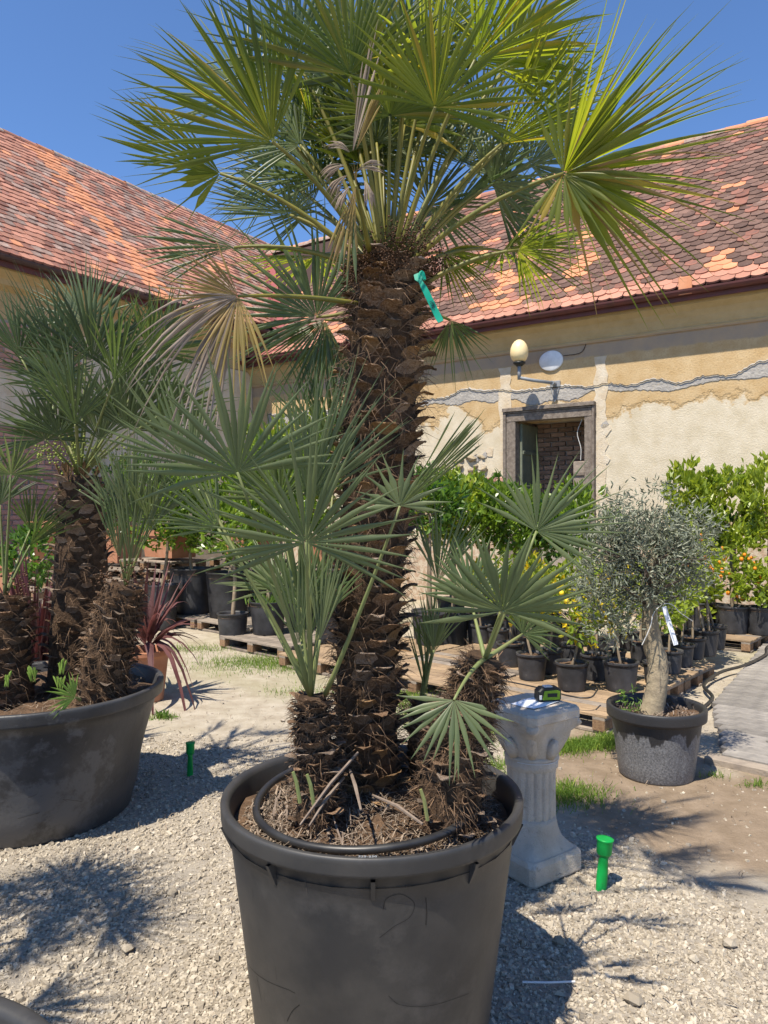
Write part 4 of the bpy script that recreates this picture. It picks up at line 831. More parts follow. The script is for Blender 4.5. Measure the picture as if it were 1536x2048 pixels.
for i,(hx_,hy_,Y_,tx_,ty_,mm_) in enumerate(((640,220,2.7,560,60,'frond_dark'),(760,300,2.8,800,110,'frond_glaucous'),(880,300,2.85,960,150,'frond_dark'),(700,60,2.75,680,-120,'frond'),(960,240,2.6,1070,90,'frond'),(560,360,2.75,430,300,'frond_dark'),(1060,330,2.7,1180,240,'frond_glaucous'),(620,420,2.8,520,330,'frond_glaucous'),(900,60,2.7,940,-120,'frond_bright'),(1050,90,2.75,1160,-30,'frond_bright'))):
    fr_((hx_,hy_,Y_),(tx_,ty_,Y_+.03),spread=165,n=40,roll=(i*37)%50-20,wfac=.8,join=.3,L=.40,m=mm_,lenfall=.15)
# withered folded frond hanging in front of the crown
for h,t_,mm,sp,n_,dr in (((705,305,2.10),(755,62,2.10),'frond_dry',12,7,0),((712,300,2.09),(772,150,2.08),'frond_yellow',14,6,0),((712,372,2.11),(665,560,2.12),'frond_yellow',22,8,.05),((706,380,2.12),(690,600,2.12),'frond_glaucous',12,5,.02)):
    fr_(h,t_,m=mm,spread=sp,n=n_,droop=dr,base=None,cup=.02,join=.55,lenfall=.3,wfac=1.6,name='withered_frond')
frond(palm,at(712,372,2.11),at(712,300,2.10),at(738,500,2.36),m='frond_yellow',spread=10,n=4,L=.1,bend=.02,name='withered_frond')
for i,(px,py,a) in enumerate(((700,305,2.6),(690,330,3.5),(715,340,.3),(695,350,-2.4),(728,360,-1.2),(700,372,-2.2))):
    h = at(px,py,2.09); t_ = h+v3(math.cos(a),-.2,math.sin(a))*.055; V,Fc = fan(h,t_-h,v3(.2,-1,.3),.075,28,5,.6,.1,.3,900+i,2.2,.1,.4); obj('withered_scrap',V,Fc,M['frond_dry'],palm)
# lower offshoot fronds
OG = dict(m='frond_glaucous',pet='petiole_green',prad=.0055,bend=.0,join=.42,wfac=1.25)
def fo(h, t_, base, **kw):
    q = dict(OG); q.update(kw); return frond(palm, at(*h), at(*t_), base, **q)
fo((475,945,1.95),(440,695,1.88),OLT,spread=180,n=26,roll=8,droop=.05,lenfall=.12,bend=.05)
fo((612,1085,1.98),(612,850,1.90),OLT,spread=225,n=36,roll=-6,droop=.04,lenfall=.05)
fo((436,1057,2.15),(310,915,2.05),OLT,spread=110,n=24,roll=40,droop=.04,bend=.08)
fo((600,1215,2.30),(590,1010,2.32),OLT,spread=120,n=26,roll=20,droop=.02,m='frond_dark')
fo((640,1240,2.36),(650,1060,2.40),OLT,spread=90,n=20,roll=-20,m='frond_dark')
fo((618,1000,2.25),(725,740,2.25),OLT,spread=80,n=26,roll=20,droop=.03,L=.46)
fo((672,930,2.75),(608,660,2.75),OLT,spread=64,n=24,roll=18,droop=.02,m='frond_dark',L=.5)
fo((612,1000,2.45),(700,720,2.45),OLT,spread=64,n=24,roll=-14,droop=.03,m='frond_dark',L=.5)
fo((560,1000,2.6),(520,800,2.6),OLT,spread=150,n=26,roll=12,droop=.03,m='frond_dark',L=.36)
fo((380,930,2.45),(290,760,2.4),OLT,spread=110,n=24,roll=22,droop=.03,m='frond_glaucous',L=.38)
fr_((655,655,2.72),(640,860,2.74),spread=70,n=22,roll=10,droop=.04,m='frond_dark',L=.42,base=None)
fr_((900,640,2.72),(935,760,2.74),spread=110,n=22,roll=20,droop=.10,m='frond_dark',L=.24,base=crown+v3(.06,.1,-.14))
fo((560,1180,2.5),(470,1080,2.55),OLT,spread=140,n=24,roll=30)
fo((598,1290,2.22),(566,1060,2.20),OLT,spread=42,n=18,roll=14,droop=.0,L=.36)
fo((640,1280,2.26),(664,1060,2.28),OLT,spread=38,n=16,roll=-10,droop=.0,L=.35)
fo((612,1300,2.3),(600,1080,2.34),OLT,spread=50,n=16,roll=30,droop=.0,L=.34,m='frond_dark')
fo((852,1390,2.60),(838,1180,2.60),OBT,spread=24,n=12,roll=10,droop=.0,L=.36,m='frond_dark')
fo((800,1012,2.02),(965,830,1.98),at(650,1390,2.3),spread=26,n=16,roll=40,droop=.0,lenfall=.1,join=.75,bend=-.04)
fo((800,1012,2.02),(800,890,2.02),None,spread=190,n=13,roll=0,L=.17,wfac=.7)
fo((875,1165,2.62),(905,965,2.64),OBT,spread=70,n=20,roll=24,m='frond_glaucous',L=.36)
fo((862,1312,2.62),(872,1165,2.6),OBT,spread=60,n=16,roll=10,L=.26)
fo((868,1300,2.55),(850,1180,2.55),OBT,spread=40,n=9,roll=40,m='frond_dark',L=.25)
fo((1007,1222,2.05),(1015,1065,1.98),ORT,spread=200,n=22,roll=0,droop=.02,lenfall=.0,L=.245,cup=.22,join=.5,wfac=1.35)
fo((1000,1226,2.10),(1110,1110,2.10),ORT,spread=110,n=22,roll=20,L=.26,m='frond_glaucous')
fo((1073,1062,2.30),(1175,920,2.28),ORT,spread=185,n=22,roll=8,droop=.06,L=.30,wfac=.75,bend=-.03)
fo((908,1400,1.98),(890,1545,1.93),ORT,spread=165,n=17,roll=0,droop=.02,L=.20,bend=.10)
fo((1045,1268,2.45),(1090,1225,2.45),ORT,spread=170,n=22,roll=20,L=.15,m='frond_dark')
fo((940,1195,2.45),(930,1060,2.5),ORT,spread=150,n=24,roll=10,L=.24,m='frond_dark')

# ring hose, price tag
hr = empty('irrigation_hose', PC+v3(0,0,.7)); tag(hr, 'black irrigation hose ring lying on the soil of the big pot', 'hose')
th = np.linspace(-2.55,3.05,70); rr_ = .345+.012*np.sin(th*2); P = np.stack([PC[0]-.03+rr_*np.sin(th),PC[1]+.0-rr_*np.cos(th)*.98,.708+.012*np.sin(th*1.5)+.02*np.maximum(0,-np.cos(th))],-1); obj('tubing',*tube(P,.0125,10),M['rubber'],hr,smooth=True)
tg = empty('price_tag', at(826,560,2.33)); tag(tg, 'green plastic price tag tied to the top of the main palm trunk', 'tag')
p0,p1 = at(832,548,2.33),at(882,642,2.30); ax = unit(p1-p0); sd_ = unit(np.cross(ax,v3(0,-1,.15))); nn = np.cross(sd_,ax); Lt = np.linalg.norm(p1-p0); V=[];prof_=[(0,.008),(.10,.013),(.18,.006),(.30,.009),(.45,.0100),(.95,.0105),(1.0,.009)]
_f=np.linspace(0,1,41); prof_=list(zip(_f,np.interp(_f,[q[0] for q in prof_],[q[1] for q in prof_])))
for f,wv in prof_:
    for s_ in (-1,1):
        for zt in (0,.0015): V.append(p0+ax*f*Lt+sd_*s_*wv+nn*(zt+.006*math.sin(f*5)))
k = len(prof_); Fc = []
for i in range(k-1):
    a=i*4; b_=a+4; Fc += [(a+1,a+3,b_+3,b_+1),(a,b_,b_+2,a+2),(a,a+1,b_+1,b_),(a+2,b_+2,b_+3,a+3)]
Fc += [(0,2,3,1),((k-1)*4,(k-1)*4+1,(k-1)*4+3,(k-1)*4+2)]
obj('strip',V,Fc,M['tag_green'],tg)
mb = MB(); mb.add(*tube(bez(p0+ax*.02,p0-ax*.02-sd_*.03,p0+ax*.03-sd_*.015,7),.006,6)); obj('loop',*mb.out(),M['tag_green'],tg)
V,Fc = text_geo('1090,-',.015); V = V-v3(0,V[:,1].mean(),0)
tpos = p0+ax*Lt*.58; e = 1 if np.dot(nn,unit(CAM-tpos)) > 0 else -1; sd2 = sd_*e if True else sd_
obj('price_text',[tpos+ax*q[0]*.85+np.cross(nn*e,ax)*q[1]+nn*(.0009+.0005 if e > 0 else -.001)+nn*.006*math.sin((.58+q[0]*.85/Lt)*5)+nn*e*.0016 for q in V],Fc,M['ink'],tg)

# ------------------------------------------------------------------ left palm clump
LC = v3(-1.93,4.10,0)
lp = empty('potted_palm', LC); tag(lp, 'cluster of dark fan palms in the wide black tub at left', 'palm')
LRt,LRb,LH = .66,.50,.70; rsl = random.Random(19)
add_pot(lp, LC, LRt, LRb, LH, M['pot_tub'], rim=.07, lip=.022, soil=.64, n=120, soilamp=.010, rfun=lambda r_,z,th_,i: r_+(.006*math.sin(th_*5+z*9)+.004*math.sin(th_*13-z*14))*(1 if .04 < z < .6 and r_ > .4 else 0))
for k_ in range(14):
    a = rsl.uniform(-1.2,1.2); z = rsl.uniform(.15,.55); P_ = [(a,z),(a+rsl.uniform(-.08,.08),z+rsl.uniform(-.02,.02)),(a+rsl.uniform(-.15,.15),z+rsl.uniform(-.05,.05))]
    V = []
    for q in smoothpath([v3(*p_,0) for p_ in P_],5):
        for s_ in (-1,1): V.append(on_pot(q[0],q[1]+s_*rsl.uniform(.0006,.0016),.009,LC,LRt,LRb,LH))
    obj('scratch',V,[(2*i,2*i+1,2*i+3,2*i+2) for i in range(len(V)//2-1)],M['scuff'],lp)
o_ = at(12,1672,3.68); V,Fc = tube([LC+v3(-.03,-.497,.05),LC+v3(-.03,-.475,.05)],.014,12); obj('drain_hole',V,Fc,M['groove'],lp)
litter('straw_litter',500,lambda rg: (lambda r_,a: (LC[0]+r_*math.cos(a),LC[1]+r_*math.sin(a),.645+rg.uniform(0,.01)))(math.sqrt(rg.uniform(0,.34)),rg.uniform(0,6.283)),np.random.default_rng(31),M['straw'],lp)
T1 = at(160,955,4.25)
palm_trunk(lp,[v3(at(150,1330,4.25)[0],4.25,.62),at(162,1150,4.25),T1],[.17,.165,.13],150,.085,11,mixk='ggggb',fib=500)
T2 = at(252,1172,3.98)
palm_trunk(lp,[v3(at(200,1390,3.98)[0],3.98,.60),at(222,1280,3.98),T2],[.14,.125,.095],120,.070,12,mixk='bgb',fib=1600,name='offshoot_trunk',fl=.09)
T3 = at(10,1195,4.0)
palm_trunk(lp,[v3(at(0,1380,3.9)[0],3.95,.62),at(5,1280,3.95),T3],[.16,.15,.12],110,.080,13,mixk='bgb',fib=600,name='offshoot_trunk')
for c_,nn_,m_,sc_ in ((at(165,900,4.2),170,'berry_green',.075),(at(245,915,4.25),110,'berry_green',.05),(at(100,900,4.25),110,'berry_green',.05),(at(45,1170,3.9),60,'berry',.05),(at(215,1150,3.8),60,'berry',.04),(at(285,1145,3.8),60,'berry',.04)):
    berries('fruit_cluster',lp,m_,c_+rgb_.normal(0,1,(nn_,3))*sc_,rgb_.uniform(.004,.008,nn_))
for i in range(7):
    a = i*.9; h = T1+v3(math.cos(a)*.09,math.sin(a)*.09-.02,-.03); V,Fc = fan(h,v3(math.cos(a)*.4,math.sin(a)*.4,1),v3(-math.cos(a),-math.sin(a),.4),.12,40,5,.8,0,.2,500+i,2.0); obj('leaf_sheath',V,Fc,M['boot_tan'],lp)
def fl_(h,t_,base,**kw):
    q = dict(m='frond_deep',pet='petiole_green',prad=.006,bend=.05,join=.42,wfac=1.25); q.update(kw); return frond(lp,at(*h),at(*t_),base,**q)
fl_((185,722,4.05),(170,520,3.95),T1,spread=150,n=32,roll=10,droop=.03)
fl_((120,735,4.1),(60,520,4.05),T1,spread=70,n=24,roll=30,droop=.03)
fl_((40,712,4.1),(5,560,4.1),T1,spread=100,n=22,roll=20)
fl_((255,770,4.2),(310,590,4.2),T1,spread=130,n=28,roll=14)
fl_((90,880,4.0),(60,770,3.95),T1,spread=200,n=30,roll=5,L=.34)
fl_((150,800,3.9),(40,690,3.75),T1,spread=90,n=24,roll=30,L=.48)
fl_((255,860,3.95),(300,660,3.85),T1,spread=150,n=28,roll=-12)
fl_((118,872,4.0),(62,716,3.95),T1,spread=120,n=26,roll=12,L=.42)
fl_((200,880,4.0),(205,690,3.95),T1,spread=110,n=26,roll=-8,L=.46)
fl_((150,850,3.75),(140,660,3.65),T1,spread=90,n=24,roll=24,L=.46)
fl_((240,850,4.1),(335,700,4.1),T1,spread=120,n=26,roll=14,L=.46,m='frond_dark')
fl_((300,705,4.0),(400,590,3.95),T1,spread=120,n=26,roll=14,L=.44,m='frond_dark')
fl_((320,830,3.85),(440,720,3.8),T1,spread=110,n=26,roll=10,L=.44,m='frond_dark')
fl_((230,760,3.7),(290,580,3.6),T1,spread=80,n=24,roll=20,L=.50,m='frond_dark')
fl_((175,650,4.3),(140,500,4.35),T1,spread=140,n=30,roll=-14,L=.46)
fl_((330,700,4.3),(345,560,4.3),T1,spread=130,n=28,roll=8,L=.42)
rq = np.random.default_rng(78)
for k in range(4):
    az = rq.uniform(0,6.283); el_ = R(rq.uniform(45,75)); d = v3(math.cos(az)*math.cos(el_),math.sin(az)*math.cos(el_),math.sin(el_)); hub = T1+d*rq.uniform(.5,.72); ax = unit(d+v3(0,0,rq.uniform(-.1,.3))); nn = unit(v3(0,0,1)*math.cos(el_)-v3(math.cos(az),math.sin(az),0)*math.sin(el_)+rq.normal(0,.3,3))
    frond(lp,hub,hub+ax*rq.uniform(.40,.5),T1,m='frond_deep',wfac=1.2,spread=rq.uniform(160,210),n=30,normal=nn,pet='petiole_green')
fl_((270,1045,3.80),(285,850,3.80),T2,spread=75,n=24,roll=10,droop=.0,m='frond_glaucous')
fl_((262,1130,3.82),(288,880,3.82),T2,spread=40,n=20,roll=10,droop=.0,m='frond_glaucous')
fl_((240,1120,3.88),(212,900,3.9),T2,spread=30,n=12,roll=0,droop=.0,wfac=.7)
fl_((245,1040,3.90),(215,880,3.95),T2,spread=80,n=22,roll=-20)
fl_((300,1055,3.85),(345,900,3.85),T2,spread=90,n=22,roll=30,m='frond_glaucous')
fl_((22,950,3.75),(40,845,3.65),T3,spread=190,n=24,roll=6,L=.27,m='frond_glaucous',wfac=1.2)
fl_((60,1060,4.1),(100,950,4.1),T3,spread=100,n=22,roll=20)
fl_((0,1010,3.9),(-40,900,3.9),T3,spread=150,n=24,roll=-10)
fl_((60,1090,4.0),(180,960,4.0),T3,spread=50,n=12,roll=30,wfac=.6,L=.44)
fl_((150,1395,3.62),(90,1370,3.50),at(160,1400,3.68),spread=130,n=12,roll=10,m='shoot',L=.17,wfac=1.1)
rsh = random.Random(4)
for px,py in ((66,1365),(122,1350),(12,1375),(120,1380)):
    for j in range(4):
        b_ = at(px+j*3-4,py,3.66); V,Fc = fan(b_,v3(rsh.uniform(-.25,.25),rsh.uniform(-.2,.2),1),v3(rsh.uniform(-.5,.5),-1,0),rsh.uniform(.07,.12),10,2,.7,0,.02,600+j+px,1.4); obj('young_shoot',V,Fc,M['shoot'],lp)

# palm standing just outside the frame on the left: its shade lies on the gravel
SC_ = v3(-2.35,1.75,0); sp_ = empty('potted_palm', SC_); tag(sp_, 'palm left of the tubs casting its frond shadow on the gravel', 'palm')
add_pot(sp_, SC_, .46,.37,.72,M['pot'],rim=.06,lip=.022)
palm_trunk(sp_,[SC_+v3(0,0,.55),SC_+v3(.02,.05,1.3),SC_+v3(.05,.1,2.0)],[.13,.13,.11],40,.085,17,fib=50)
rq = np.random.default_rng(79); cc = SC_+v3(.05,.1,2.0)
for k in range(26):
    az = k*2.4; el_ = R(rq.uniform(-5,75)); d = v3(math.cos(az)*math.cos(el_),math.sin(az)*math.cos(el_),math.sin(el_)); hub = cc+d*rq.uniform(.4,.6); nn = unit(v3(0,0,1)*math.cos(el_)-v3(math.cos(az),math.sin(az),0)*math.sin(el_)+rq.normal(0,.3,3))
    frond(sp_,hub,hub+unit(d+v3(0,0,-.1))*.42,cc,m='frond_dark',spread=200,n=28,normal=nn)
# empty-looking tub cut by the lower left corner
BC = v3(-.99,1.12,0); bp_ = empty('plant_tub', BC); tag(bp_, 'round black plastic tub cut off by the lower left corner', 'tub')
add_pot(bp_, BC, .47,.38,.62,M['pot'],rim=.06,lip=.022,soil=.40,n=96)

# ------------------------------------------------------------------ pedestal, paper, tape measure, stakes
fc = gnd(1065,1783); rc = gnd(1168,1740); e1 = unit(rc-fc); e2 = v3(-e1[1],e1[0],0); SW = np.linalg.norm(rc-fc)*1.0
PDC = fc+(e1+e2)*SW/2; PA = math.atan2(e1[1],e1[0]); TOPZ = H-(1435-1024)/F*fc[1]
pd = empty('stone_pedestal', PDC, PA, base=False); tag(pd, 'weathered grey concrete column pedestal standing behind the big pot', 'pedestal')
def sqring(h, z, c): return [(-h+c,-h,z),(h-c,-h,z),(h,-h+c,z),(h,h-c,z),(h-c,h,z),(-h+c,h,z),(-h,h-c,z),(-h,-h+c,z)]
def loft(rings, capb=True, capt=True):
    n_ = len(rings[0]); V = [p for r_ in rings for p in r_]; Fc = [(i*n_+k,i*n_+(k+1)%n_,(i+1)*n_+(k+1)%n_,(i+1)*n_+k) for i in range(len(rings)-1) for k in range(n_)]
    if capb: Fc.append(tuple(range(n_-1,-1,-1)))
    if capt: Fc.append(tuple((len(rings)-1)*n_+k for k in range(n_)))
    return np.array(V),Fc
hs = SW/2
obj('plinth',*loft([sqring(hs-.004,.004,.015),sqring(hs,.012,.02),sqring(hs,.085,.02),sqring(hs-.012,.105,.03)]),M['concrete'],pd)
# flare from square plinth to round shaft
NS = 48
def blend(hsq, rad, k, z, rot=0):
    out=[]
    for i in range(NS):
        t_ = 2*math.pi*i/NS; cx,cy = math.cos(t_),math.sin(t_); m_ = max(abs(cx),abs(cy)); sqx,sqy = cx/m_*hsq,cy/m_*hsq
        if abs(cx) > .6 and abs(cy) > .6: sqx*=.95; sqy*=.95
        out.append((sqx*(1-k)+cx*rad*k, sqy*(1-k)+cy*rad*k, z))
    return out
obj('base_flare',*loft([blend(hs-.016,.1,0,.100),blend(hs-.03,.13,.25,.125),blend(hs-.055,.130,.6,.155),blend(hs-.07,.122,.85,.19),blend(.10,.115,1,.225),blend(.1,.112,1,.25)],capb=False),M['concrete'],pd,smooth=True)
fl = lambda r_,z,th_,i: r_*(1-.055*(.5-.5*math.cos(th_*18))**2)
V,Fc = lathe([(.112,.235),(.112,.26),(.1115,.35),(.112,.44),(.116,.475)],180,rfun=fl); obj('fluted_shaft',V,Fc,M['concrete'],pd,smooth=True)
V,Fc = lathe([(.116,.470),(.122,.476),(.123,.505),(.119,.512),(.125,.518),(.125,.528),(.117,.534)],64); obj('neck_ring',V,Fc,M['concrete'],pd,smooth=True)
def capr(z,k,hq,rad):
    out=[]
    for i in range(NS):
        t_ = 2*math.pi*i/NS; cx,cy = math.cos(t_),math.sin(t_); m_ = max(abs(cx),abs(cy)); cor = (abs(math.sin(2*t_)))**2.5
        r_ = rad*(1-k)+k*(hq*(.86+.52*cor)); r_ *= 1+.03*math.sin(t_*8+z*40)*(1-k*.5); out.append((cx*r_,cy*r_,z))
    return out
obj('capital',*loft([capr(.530,0,hs,.117),capr(.56,.10,hs,.119),capr(.60,.30,hs,.124),capr(TOPZ-.115,.62,hs*.92,.12),capr(TOPZ-.095,.80,hs*.97,.12),capr(TOPZ-.05,.88,hs*.98,.12),capr(TOPZ-.045,.86,hs,.12)],capb=False),M['concrete'],pd,smooth=True)
for i in range(4):
    t_ = math.pi/4+i*math.pi/2
    P = [(math.cos(t_)*(.195-.030*a+.02*math.cos(a*2)),math.sin(t_)*(.195-.030*a+.02*math.cos(a*2)),TOPZ-.055-.028*a) for a in np.linspace(0,2.2,8)]
    obj('volute',*tube(P,[.026,.030,.032,.030,.027,.022,.016,.010],10),M['concrete'],pd,smooth=True)
for i in range(4):
    t_ = i*math.pi/2; P = [(math.cos(t_)*r_,math.sin(t_)*r_,z) for r_,z in ((.106,.54),(.118,.57),(.135,.60),(.140,.615),(.132,.62))]
    obj('acanthus_leaf',*tube(P,[.030,.036,.030,.018,.006],8),M['concrete'],pd,smooth=True)
    t2 = t_+math.pi/4; P = [(math.cos(t2)*r_,math.sin(t2)*r_,z) for r_,z in ((.106,.54),(.120,.58),(.150,.63),(.168,TOPZ-.07),(.160,TOPZ-.05))]
    obj('acanthus_leaf',*tube(P,[.022,.030,.028,.020,.008],8),M['concrete'],pd,smooth=True)
obj('abacus',*loft([sqring(hs-.008,TOPZ-.052,.035),sqring(hs,TOPZ-.045,.03),sqring(hs,TOPZ-.012,.03),sqring(hs-.008,TOPZ-.001,.03),sqring(hs-.014,TOPZ,.03)]),M['concrete'],pd)
ln = smoothpath([(hs*.52,-.10,.53),(hs*.6,-.112,.56),(hs*.66,-.135,.6)],4); obj('lichen_streak',*tube([(.085,-.078,.54),(.095,-.087,.565),(.10,-.10,.59)],.008,6),M['moss'],pd)
obj('wire',*tube([(.1255*math.cos(t_),.1255*math.sin(t_),.516+.004*math.sin(t_)) for t_ in np.linspace(-2.9,.6,40)],.002,5),M['tape_grey'],pd)
ppc = PDC+v3(.0,.0,TOPZ+.0015); ppr = empty('paper_sheet', ppc, PA+.12, base=False); tag(ppr, 'white sheet of paper lying on top of the pedestal', 'paper')
g_ = np.linspace(-1,1,7); V = [(.098*a+.012,.066*b_-.012,.0015+.002*(1+math.sin(a*3+b_))*abs(b_)) for b_ in g_ for a in g_]; obj('sheet',V,[(j*7+i,j*7+i+1,(j+1)*7+i+1,(j+1)*7+i) for j in range(6) for i in range(6)],M['paper'],ppr,smooth=True)
tp = at(1097,1402,PDC[1]+.02); tpm = empty('tape_measure', (tp[0],tp[1]+.02,TOPZ+.006), .18, base=False); tpm.scale=(1.4,1.4,1.4); tag(tpm, 'black and green tape measure lying on the paper', 'tape measure')
pr2 = [(-.036,0),(.036,0),(.041,.006),(.041,.036),(.030,.046),(-.026,.046),(-.040,.034),(-.041,.006)]
def prism(pr,y0,y1,ins=.004):
    k=len(pr); cx=sum(p[0] for p in pr)/k; cz=sum(p[1] for p in pr)/k; sh=lambda s_,y:[(cx+(p[0]-cx)*s_,y,cz+(p[1]-cz)*s_) for p in pr]
    return loft([sh(.88,y0),sh(1,y0+ins),sh(1,y1-ins),sh(.88,y1)])
obj('case',*prism(pr2,-.021,.021),M['tape_black'],tpm); obj('side_panel',*prism([(-.026,.006),(.034,.006),(.035,.034),(.024,.038),(-.020,.036)],-.0245,-.018,.001),M['tape_green'],tpm)
obj('label_strip',*prism([(-.010,.016),(.024,.016),(.024,.028),(-.010,.028)],-.0262,-.024,.0005),M['tape_black'],tpm); obj('button',*prism([(-.037,.008),(-.029,.008),(-.029,.022),(-.037,.022)],-.024,-.016,.001),M['tape_grey'],tpm)
obj('top_grip',*prism([(-.016,.044),(.014,.044),(.012,.049),(-.014,.049)],-.014,.014,.002),M['tape_grey'],tpm)
def stake(p, tl, lean, label, q=1.0):
    s_ = empty('green_stake', p, 0, base=False); tag(s_, label, 'stake', 'green plastic stakes stuck in the ground')
    V=[]; n_=20; segs=np.linspace(-.03,tl-.07,14)
    for z in segs:
        for k in range(n_):
            t_=2*math.pi*k/n_; r_=.0240*q*(1-.20*(.5-.5*math.cos(2*t_+z*30))); V.append((r_*math.cos(t_),r_*math.sin(t_),z))
    Fc=[(i*n_+k,i*n_+(k+1)%n_,(i+1)*n_+(k+1)%n_,(i+1)*n_+k) for i in range(13) for k in range(n_)]; obj('twisted_shaft',V,Fc,M['stake_green'],s_,smooth=True)
    obj('head',*lathe([(.0,tl-.075),(.026*q,tl-.073),(.033*q,tl-.062),(.033*q,tl-.012),(.037*q,tl-.006),(.038*q,tl),(.026*q,tl),(.0,tl-.002)],24),M['stake_green'],s_,smooth=True); s_.rotation_euler=(lean[0],lean[1],.4)
p = gnd(1202,1779); stake(p, 102/F*p[1], (.02,.085), 'green plastic stake leaning in the gravel beside the pedestal')
p = gnd(380,1551); stake(p, 66/F*p[1], (.0,.01), 'upright green plastic stake in shaded gravel left of the big pot', .78)

# ------------------------------------------------------------------ olive tree
OC = gnd(1312,1576)+v3(0,.24,0); OC[0] = (1312-768)/F*OC[1]; ol = empty('potted_olive_tree', OC); tag(ol, 'grey-leaved olive tree with thick crooked trunk in a dusty ribbed pot', 'olive tree')
OHt = .44
add_pot(ol, OC, .285,.225,OHt,M['pot_dusty'],rim=.075,lip=.016,soil=.375,n=72,soilamp=.016,rfun=lambda r_,z,th_,i: r_*(1-.022*(max(0,math.cos(th_*10))**2)*(1 if .03 < z < .30 and r_ > .2 else 0)))
litter('bark_mulch',420,lambda rg:(lambda r_,a:(OC[0]+r_*math.cos(a),OC[1]+r_*math.sin(a),.382+rg.uniform(0,.012)))(math.sqrt(rg.uniform(.003,.065)),rg.uniform(0,6.283)),np.random.default_rng(32),M['deadstalk'],ol,ln=(.01,.05),wd=.003)
oy = OC[1]
tk = [at(1300,1432,oy),at(1312,1385,oy-.0),at(1316,1330,oy+.02),at(1306,1290,oy+.03),at(1300,1240,oy+.02),at(1300,1190,oy),at(1305,1150,oy),at(1300,1100,oy)]; tk[0][2]=.34
P = smoothpath(tk,6); rad = np.interp(np.linspace(0,1,len(P)),[0,.08,.25,.45,.55,.75,1],[.082,.068,.062,.058,.050,.042,.022]); nr = np.random.default_rng(12)
V,Fc = tube(P,rad,16); V += nr.normal(0,.0025,V.shape); obj('trunk',V,Fc,M['bark_olive'],ol,smooth=True)
for i in range(14):
    a = i*2.4; s0 = P[-4-(i%14)]; d = unit(v3(math.cos(a),math.sin(a),.55)); q = s0+d*nr.uniform(.22,.40); obj('branch',*tube(bez(s0,s0+d*.15+v3(0,0,.03),q,6),np.linspace(.016,.005,6),6),M['bark_dark'],ol)
oc = at(1292,1120,oy)
rgo = np.random.default_rng(15)
blobs = [(1292,1100,.30,.22,2300),(1225,1110,.20,.16,1200),(1365,1100,.20,.15,1100),(1290,1045,.25,.14,1100),(1200,1185,.18,.15,1000),(1280,1185,.20,.14,900),(1385,1050,.16,.10,400),(1215,1055,.19,.11,500),(1225,1250,.15,.12,500),(1360,1165,.17,.12,600),(1305,985,.12,.07,120),(1240,1005,.10,.07,110)]
Cs=[];Ds=[]
for px,py,rx,rz,n_ in blobs:
    C_,D_ = crown_pts(at(px,py,oy+rgo.uniform(-.05,.05)),rx,rx,rz,n_,rgo,shell=.30,up=.25,dens=12,jag=.55); Cs.append(C_);Ds.append(D_)
C_=np.concatenate(Cs);D_=np.concatenate(Ds); V,Fc = leaves_geo(C_,D_,.044,.011,rgo,.15); obj('crown',V,Fc,M['olive_leaf'],ol)
mb=MB()
for k in range(60):
    a=rgo.uniform(0,6.283); z=rgo.uniform(-.6,1); d=unit(v3(math.cos(a),math.sin(a),z)); s0=oc+d*v3(.25,.25,.2); mb.add(*tube([s0,s0+unit(d+rgo.normal(0,.4,3)+v3(0,0,.3))*rgo.uniform(.08,.2)],.0016,4,False))
mb.obj('twigs',M['bark_dark'],ol)['kind']='stuff'
for k in range(5):   # suckers in the pot
    b_=at(1240+k*9,1400,oy-.05); b_[2]=.385; tp_=b_+v3(rgo.normal(0,.02),rgo.normal(0,.02),rgo.uniform(.08,.22)); C_=b_+(tp_-b_)*rgo.random((16,1)); V,Fc=leaves_geo(C_,rgo.normal(0,1,(16,3))+v3(0,0,.6),.04,.012,rgo); obj('sucker',V,Fc,M['herb'],ol)
ot = empty('plant_label', at(1330,1205,oy-.09), 0); tag(ot, 'long white label hanging from a clear tie on olive trunk', 'label')
p0,p1 = at(1328,1213,oy-.09),at(1352,1290,oy-.10); ax=unit(p1-p0); sd_=unit(np.cross(ax,v3(0,-1,0))); V=[]
for s_ in (0,.05,1):
    for q in (-1,1):
        for y_ in (0,.001): V.append(p0+ax*np.linalg.norm(p1-p0)*s_+sd_*q*.0145+v3(0,y_,0))
obj('strip',V,[(0,2,6,4),(4,6,10,8),(1,5,7,3),(5,9,11,7),(0,4,5,1),(4,8,9,5),(2,3,7,6),(6,7,11,10),(8,10,11,9)],M['tag_white'],ot)
for i,(a,ln_) in enumerate(((.30,.5),(.36,.3),(.55,.6),(.62,.5),(.68,.6),(.90,.4))):
    q=p0+ax*np.linalg.norm(p1-p0)*a-v3(0,.0008,0); obj('print_mark',[q-sd_*.010,q-sd_*.010+sd_*.02*ln_,q-sd_*.010+sd_*.02*ln_+ax*.0028,q-sd_*.010+ax*.0028],[(0,1,2,3)],M['tape_grey'] if i > 1 else M['ink'],ot)
obj('tie',*tube(smoothpath([at(1284,1290,oy-.09),at(1300,1255,oy-.10),at(1308,1225,oy-.10),at(1328,1208,oy-.09),at(1345,1210,oy-.09),at(1360,1225,oy-.08),at(1385,1242,oy-.05)],6),.0028,5),M['clear_tie'],ot)

